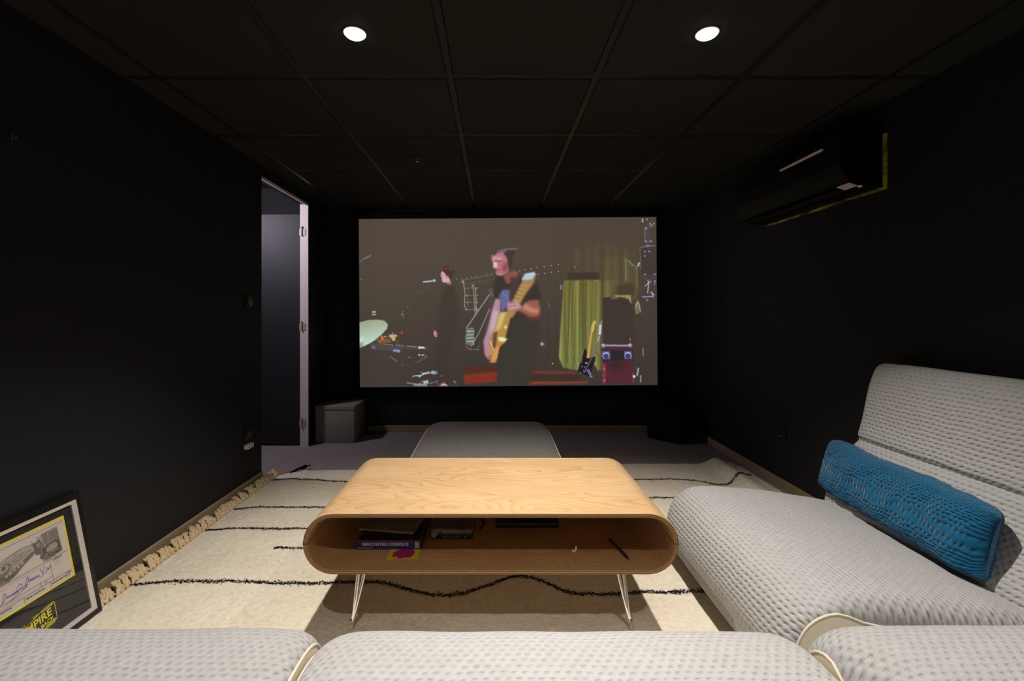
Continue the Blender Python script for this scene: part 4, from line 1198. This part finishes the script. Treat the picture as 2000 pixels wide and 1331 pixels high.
cs.poly([(44, 96), (110, 90), (180, 66), (190, 74), (150, 94), (118, 112), (60, 114)], (104, 98, 94), .85, .8)
cs.dot(92, 78, 24, (120, 114, 108), .9, .5, 15, -.2); cs.dot(92, 76, 16, (178, 170, 162), .9, .4, 10, -.2); cs.dot(94, 74, 7, (90, 84, 82), .9, .4, 5)
for q in range(5): cs.poly([(92 + q * 12, 97 - q * 4), (101 + q * 12, 94 - q * 4), (102 + q * 12, 103 - q * 4), (94 + q * 12, 106 - q * 4)], (190, 182, 174), .9, .4)
for q in range(11): cs.line([(104 + q * 7, 60 - q * .6), (122 + q * 6, 82 - q * 1.2)], 1.0, (96, 90, 86), .8, .3)
for q in range(120):
    hx, hy = 44 + rs2.rand() * 150, 46 + rs2.rand() * 62
    if abs(hy - (104 - hx * .28)) > 26: continue
    hl_ = rs2.uniform(3, 12)
    cs.line([(hx, hy), (hx + hl_, hy - hl_ * rs2.uniform(.1, .9))], rs2.uniform(.5, 1.3), (66, 60, 58) if q % 3 else (206, 198, 190), .75, .25)
for q in range(60):
    hx, hy = 200 + rs2.rand() * 66, 30 + rs2.rand() * 80
    cs.line([(hx, hy), (hx + rs2.uniform(-3, 8), hy + rs2.uniform(3, 14))], rs2.uniform(.6, 1.5), (54, 50, 48) if q % 4 else (196, 188, 180), .7, .25)
cs.line([(38, 94), (64, 66), (100, 49), (150, 41), (188, 45)], 1.4, INK, .9, .3); cs.line([(120, 88), (188, 62)], 2.2, (202, 194, 186), .95, .3); cs.line([(110, 94), (186, 66)], 1.2, INK, .9, .3)
cs.poly([(184, 46), (206, 40), (216, 62), (204, 88), (188, 84)], (92, 86, 82), .9, .8); cs.dot(200, 56, 8, (150, 142, 136), .9, .5)
cs.line([(180, 34), (196, 60)], 1.2, INK, .8, .3); cs.line([(210, 60), (204, 96)], 1.6, (196, 188, 180), .9, .4)
cs.poly([(40, 104), (120, 108), (104, 118), (30, 118)], (120, 112, 106), .8, 1)
for q in range(34): cs.line([(14 + rs2.uniform(0, 110), 100 + rs2.uniform(0, 18)), (22 + rs2.uniform(0, 110), 98 + rs2.uniform(0, 18))], .9, (88, 82, 78), .7, .25)
cs.poly([(60, 106), (90, 104), (92, 118), (58, 118)], (140, 130, 116), .8, .8)
for q in range(8): cs.line([(7, 30 + q * 9), (30 + q * 6, 27 + q * 8)], .5, GR, .6, .2)
# rows of fine type
def tinyrow(x, y, n, w_, c=GR, h=1.3):
    xx = x
    for _ in range(n):
        l = rs2.uniform(2, 7) * w_
        cs.line([(xx, y), (xx + l, y)], h, c, .75, .25); xx += l + 1.6 * w_
tinyrow(236, 131, 5, 1.0); tinyrow(236, 136, 4, 1.0); tinyrow(236, 141, 5, 1.0); tinyrow(238, 146, 4, .8); tinyrow(96, 128, 16, 1.1); tinyrow(30, 132, 9, 1.1); tinyrow(14, 138, 6, 1.0)
tinyrow(60, 180, 12, .9); tinyrow(52, 203, 8, .9); tinyrow(12, 180, 4, 1); tinyrow(12, 12, 10, .8); tinyrow(12, 24, 8, .8)
# handwriting in violet ink
VI = (66, 52, 150)
def sc(pts, ox, oy, s, wd=1.7): cs.line([(ox + x * s, oy + y * s) for x, y in pts], wd, VI, .95, .25)
def hand(ox, oy, s, seedv):
    r3 = np.random.RandomState(seedv)
    sc([(0, 22), (6, 4), (9, -3), (14, 2), (11, 12), (3, 22), (-10, 26)], ox, oy, s)
    xs_, pts = 14.0, []
    for q in range(16):
        pts.append((xs_, 14 + (-5 if q % 2 else 3) * r3.uniform(.5, 1.2))); xs_ += 2.2
    sc(pts, ox, oy, s)
hand(74, 146, 1.0, 1); sc([(118 - 74, 4), (128 - 74, -6), (134 - 74, 2), (124 - 74, 12), (116 - 74, 14)], 74, 146, 1.0)
sc([(46, 14), (52, 8), (58, 13), (64, 7), (76, 10)], 74, 146, 1.0); sc([(10, 30), (74, 14)], 74, 146, 1.0)
hand(142, 136, .95, 5); sc([(52, -8), (58, 14), (68, -8)], 142, 136, .95); sc([(70, 10), (74, 2), (78, 9), (84, 3), (90, 7)], 142, 136, .95); sc([(46, 22), (86, 8)], 142, 136, .95)
sp_ = cs.final(4)
sh_, sw_ = sp_.shape[:2]
sc4 = np.ones((sh_, sw_, 4)); sc4[..., :3] = sp_
sheet = grid_obj('printed_sheet', sw_, sh_, lambda i, j: (-PX1 + (PX1 - PX0) * i / (sw_ - 1), PY1 - (PY1 - PY0) * j / (sh_ - 1), -.0108), picture('sheet_print', False, .7), pf, False, colors=sc4.reshape(-1, 4))
M_INK = plain('black_print_ink', (.02, .018, .018), .7)
def PT(mx, my): return Matrix.Translation((-PX1 + mx / 1000.0, PY1 - my / 1000.0, -.0104))
for body, mx, my, sz in (('COMMENTS', 232, 125.5, .0062), ('DESCRIPTION', 50, 194.5, .0072), ('PROD. PLATE NO.', 137, 197, .0074), ('SNOW BATTLE', 219, 197.5, .0074), ('PAGE', 271, 192, .006), ('57', 274, 200, .007), ('1A', 196, 181, .007), ('SCENE NO.', 12, 194, .006)):
    text_mesh('sheet_lettering', body, sz, PT(mx, my), M_INK, sheet, align='LEFT', bold=.00015, extrude=.0001)
# yellow title logo on the mat
M_YEL = plain('yellow_print', lin(226, 214, 44), .6)
def LT(u, v): return Matrix.Translation((-u, v, -.0110))
lg = MB()
def rect_outline(mb, pts, wd):
    for (xa, ya), (xb, yb) in zip(pts, pts[1:] + pts[:1]):
        d = math.hypot(xb - xa, yb - ya); nx, ny = -(yb - ya) / d * wd / 2, (xb - xa) / d * wd / 2
        mb.add([(xa + nx, ya + ny, -.0110), (xb + nx, yb + ny, -.0110), (xb - nx, yb - ny, -.0110), (xa - nx, ya - ny, -.0110)], [(0, 1, 2, 3)])
rect_outline(lg, [(-.268, .052), (-.268, .097), (-.262, .1005), (-.236, .1045), (-.176, .1260), (-.146, .1300), (-.1425, .127), (-.1425, .076), (-.146, .0715), (-.178, .0665), (-.234, .053)], .0016)
lo_ = lg.build('title_logo', M_YEL, pf)
MB().add([(-.263, .094, -.0109), (-.263, .097, -.0109), (-.226, .1025, -.0109), (-.226, .0985, -.0109)], [(0, 1, 2, 3)]).build('logo_bar', M_YEL, lo_)
MB().add([(-.186, .1165, -.0109), (-.186, .1195, -.0109), (-.148, .1265, -.0109), (-.148, .1230, -.0109)], [(0, 1, 2, 3)]).build('logo_bar', M_YEL, lo_)
MB().add([(-.180, .0685, -.0109), (-.180, .0705, -.0109), (-.147, .0765, -.0109), (-.147, .0745, -.0109)], [(0, 1, 2, 3)]).build('logo_bar', M_YEL, lo_)
MB().add([(-.263, .0545, -.0109), (-.263, .0565, -.0109), (-.234, .0575, -.0109), (-.234, .0555, -.0109)], [(0, 1, 2, 3)]).build('logo_bar', M_YEL, lo_)
SH = Matrix(((1, 0, 0, 0), (.17, 1, 0, 0), (0, 0, 1, 0), (0, 0, 0, 1)))
text_mesh('logo_lettering', 'EMPIRE', .032, LT(.205, .0965) @ SH, M_YEL, lo_, sx=.98, bold=.0006, extrude=.0001)
text_mesh('logo_lettering', 'STRIKES BACK', .0170, LT(.205, .0735) @ SH, M_YEL, lo_, sx=.96, bold=.0002, extrude=.0001)
text_mesh('logo_lettering', 'STAR', .0120, LT(.249, .1085) @ SH, M_YEL, lo_, sx=.95, bold=-.0001, extrude=.0001)
text_mesh('logo_lettering', 'THE', .0095, LT(.205, .1185) @ SH, M_YEL, lo_, sx=1.0, extrude=.0001)
text_mesh('logo_lettering', 'WARS', .0120, LT(.166, .0655) @ SH, M_YEL, lo_, sx=.95, bold=-.0001, extrude=.0001)
M_GL = NT('clear_picture_glass')
tb = M_GL.n('ShaderNodeBsdfTransparent'); gl = M_GL.n('ShaderNodeBsdfGlossy'); gl.inputs['Roughness'].default_value = .03
geo = M_GL.n('ShaderNodeNewGeometry'); dt = M_GL.n('ShaderNodeVectorMath', operation='DOT_PRODUCT')
M_GL.l(geo.outputs['Incoming'], dt.inputs[0]); M_GL.l(geo.outputs['Normal'], dt.inputs[1])
fz = M_GL.math('MULTIPLY_ADD', M_GL.math('POWER', M_GL.math('SUBTRACT', 1.0, M_GL.math('ABSOLUTE', dt.outputs['Value'])), 5.0), .9, .06)
mx_ = M_GL.n('ShaderNodeMixShader')
M_GL.l(fz, mx_.inputs[0]); M_GL.l(tb.outputs[0], mx_.inputs[1]); M_GL.l(gl.outputs[0], mx_.inputs[2])
M_GL.l(mx_.outputs[0], M_GL.t.nodes['Material Output'].inputs['Surface'])
MB().add([(-FW + .022, .024, -.0078), (-.022, .024, -.0078), (-.022, FH - .032, -.0078), (-FW + .022, FH - .032, -.0078)], [(0, 1, 2, 3)]).build('glass', M_GL.m, pf)

# ------------------------------------------------------------------ air conditioner on the right wall
ac = thing('air_conditioner', 'black wall mounted air conditioner with silver strip high on the right wall', 'air conditioner', (XR, 2.51, 1.675))
AY0, AY1 = -.455, .445
prof = [(-.006, .0), (-.10, .008), (-.165, .03), (-.19, .07), (-.20, .11), (-.203, .20), (-.192, .265), (-.17, .285), (-.006, .29)]
kp = len(prof)
av = [(x, AY0 + .004, z) for x, z in prof] + [(x, AY1 - .004, z) for x, z in prof]
M_AC = plain('black_gloss_casing', (.0025, .0025, .003), .45, spec=.25)
MB().add(av, [(i, (i + 1) % kp, kp + (i + 1) % kp, kp + i) for i in range(kp)] + [tuple(range(kp)), tuple(range(2 * kp - 1, kp - 1, -1))]).build('casing', M_AC, ac)
M_SILV = plain('silver_strip', lin(226, 214, 216), .5)
sl = MB(); sl.bbox(-.212, -.2005, -.345, -.025, .208, .219, .003, 2); sl.build('silver_strip', M_SILV, ac, True, 40)
lb = MB()
def on_low(t, y, o=.0012):          # on the sloping lower front, t from 0 (bottom) to 1
    a, b = Vector((-.10, 0, .008)), Vector((-.165, 0, .03))
    p = a.lerp(b, t); nrm = Vector((-.022, 0, -.065)).normalized()
    return (p.x + nrm.x * o, y, p.z + nrm.z * o)
lb.add([on_low(.15, -.36), on_low(.80, -.36), on_low(.80, -.44), on_low(.15, -.44)], [(0, 1, 2, 3)])
lb.build('white_label', plain('label_paper', lin(196, 176, 172), .7), ac)
dm = MB(); p_ = on_low(.10, -.447, .002)
dm.lathe([(.0095, 0), (.0085, -.006), (.004, -.0085)], 0, 0, 16)
dmo = dm.build('indicator', M_WHITE, ac, True, 40); dmo.location = p_
vn = MB()
vn.box(-.158, -.104, AY0 + .10, AY1 - .06, .0065, .0085)
vn.build('air_outlet_flap', M_BLACK, ac).rotation_euler = (0, 0, 0)
M_FOAM = NT('yellow_green_foam')
_c = M_FOAM.coord()
M_FOAM.l(M_FOAM.ramp(M_FOAM.noise(M_FOAM.mapping(_c, (1, 3.0, 9)), 2.2, 3, .6), [(.40, lin(36, 34, 16)), (.5, lin(150, 142, 40)), (.7, lin(186, 178, 50))]), M_FOAM.b.inputs['Base Color'])
M_FOAM.b.inputs['Roughness'].default_value = .9
fm = MB(); fm.box(-.0062, -.0005, AY0 - .016, AY0 + .004, .0, .245); fm.box(-.0062, -.0005, AY0 - .016, AY1, -.012, .0)
fm.build('foam_seal', M_FOAM.m, ac)

# ------------------------------------------------------------------ boxes under the screen
st = thing('storage_box', 'grey fabric storage box with a lid beside the doorway under the screen', 'box', (-1.345, 3.745, 0))
M_FELT = plain('grey_box_fabric', lin(140, 133, 126), .9, vary=.1, vscale=200, bump=.0004)
MB().bbox(-.163, .163, .003, .325, 0, .272, .004, 2).build('body', M_FELT, st, True, 40)
MB().bbox(-.170, .170, 0, .33, .2724, .314, .008, 3).build('lid', M_FELT, st, True, 40)
sw = thing('subwoofer', 'black cube shaped subwoofer turned cornerwise on the floor in the right far corner', 'speaker', (1.53, 3.885, 0), math.radians(45))
MB().bbox(-.142, .142, -.142, .142, .012, .315, .008, 2).build('cabinet', M_BLACKM, sw, True, 40)
for a in (-1, 1):
    for b in (-1, 1):
        MB().lathe([(.016, 0), (.018, .012), (.012, .013)], a * .11, b * .11, 14).build('foot', M_BLACK, sw, True, 40)
gm = MB().lathe([(.105, 0), (.105, .004), (.095, .007), (.06, .002), (.03, .006), (.002, .009)], 0, 0, 40).build('speaker_cone', M_BLACKM, sw, True, 50)
gm.matrix_local = Matrix.Translation((-.1425, 0, .165)) @ Matrix.Rotation(-PI / 2, 4, 'Y')

# ------------------------------------------------------------------ small things on the walls
ls = thing('light_switch', 'black light switch on the left wall beside the doorway', 'switch', (XL, 2.765, 1.168))
MB().bbox(.0005, .009, -.041, .041, -.041, .041, .003, 2).build('switch_plate', M_BLACK, ls, True, 40)
rk = MB().bbox(-.004, .004, -.027, .027, -.027, .027, .002, 2).build('rocker', plain('black_satin_rocker', (.02, .02, .02), .25), ls, True, 40)
rk.location = (.0115, 0, 0); rk.rotation_euler = (0, math.radians(5), 0)
def socket(lab, loc, sgn):
    r = thing('wall_socket', lab, 'socket', loc)
    MB().bbox(min(.0005 * sgn, .009 * sgn), max(.0005 * sgn, .009 * sgn), -.041, .041, -.041, .041, .003, 2).build('socket_plate', M_BLACK, r, True, 40)
    w_ = MB().lathe([(.024, .0), (.024, .003), (.021, .003), (.020, .001), (.002, .001)], 0, 0, 28).build('socket_well', plain('black_socket_gloss', (.015, .015, .015), .2), r, True, 40)
    w_.matrix_local = Matrix.Translation((.0085 * sgn, 0, 0)) @ Matrix.Rotation(sgn * PI / 2, 4, 'Y')
    p = MB().lathe([(.0026, 0), (.0026, .009), (.0008, .011)], 0, .012, 10).lathe([(.0026, 0), (.0026, .009), (.0008, .011)], .004, -.016, 10).build('contact_pin', M_CHROME, r, True, 40)
    p.matrix_local = Matrix.Translation((.009 * sgn, 0, 0)) @ Matrix.Rotation(sgn * PI / 2, 4, 'Y')
    return r
socket('black power socket low on the right wall behind the sofa', (XR, 2.79, .322), -1)
socket('black power socket low on the left wall above the white plug adapter', (XL, 2.755, .345), 1)
pa = thing('plug_adapter', 'small white plug adapter low on the left wall near the doorway', 'adapter', (XL, 2.745, .272))
MB().bbox(.0005, .030, -.034, .034, -.013, .017, .006, 3).build('adapter_body', M_WHITE, pa, True, 40)
MB().box(.0302, .0308, -.026, -.014, -.004, .004).box(.0302, .0308, -.004, .008, -.004, .004).build('port', M_BLACK, pa)
hk = thing('wall_hook', 'tiny grey metal hook high on the left wall', 'hook', (XL, 1.41, 1.655))
MB().bbox(.0005, .004, -.004, .004, -.014, .014, .001, 1).build('hook_plate', plain('dull_grey_metal', (.10, .10, .10), .5, metal=.6), hk, True, 40)
MB().tube([(.003, 0, -.006), (.014, 0, -.010), (.017, 0, -.002)], .0018, 8).build('hook_arm', bpy.data.materials['dull_grey_metal'], hk, True, 40)
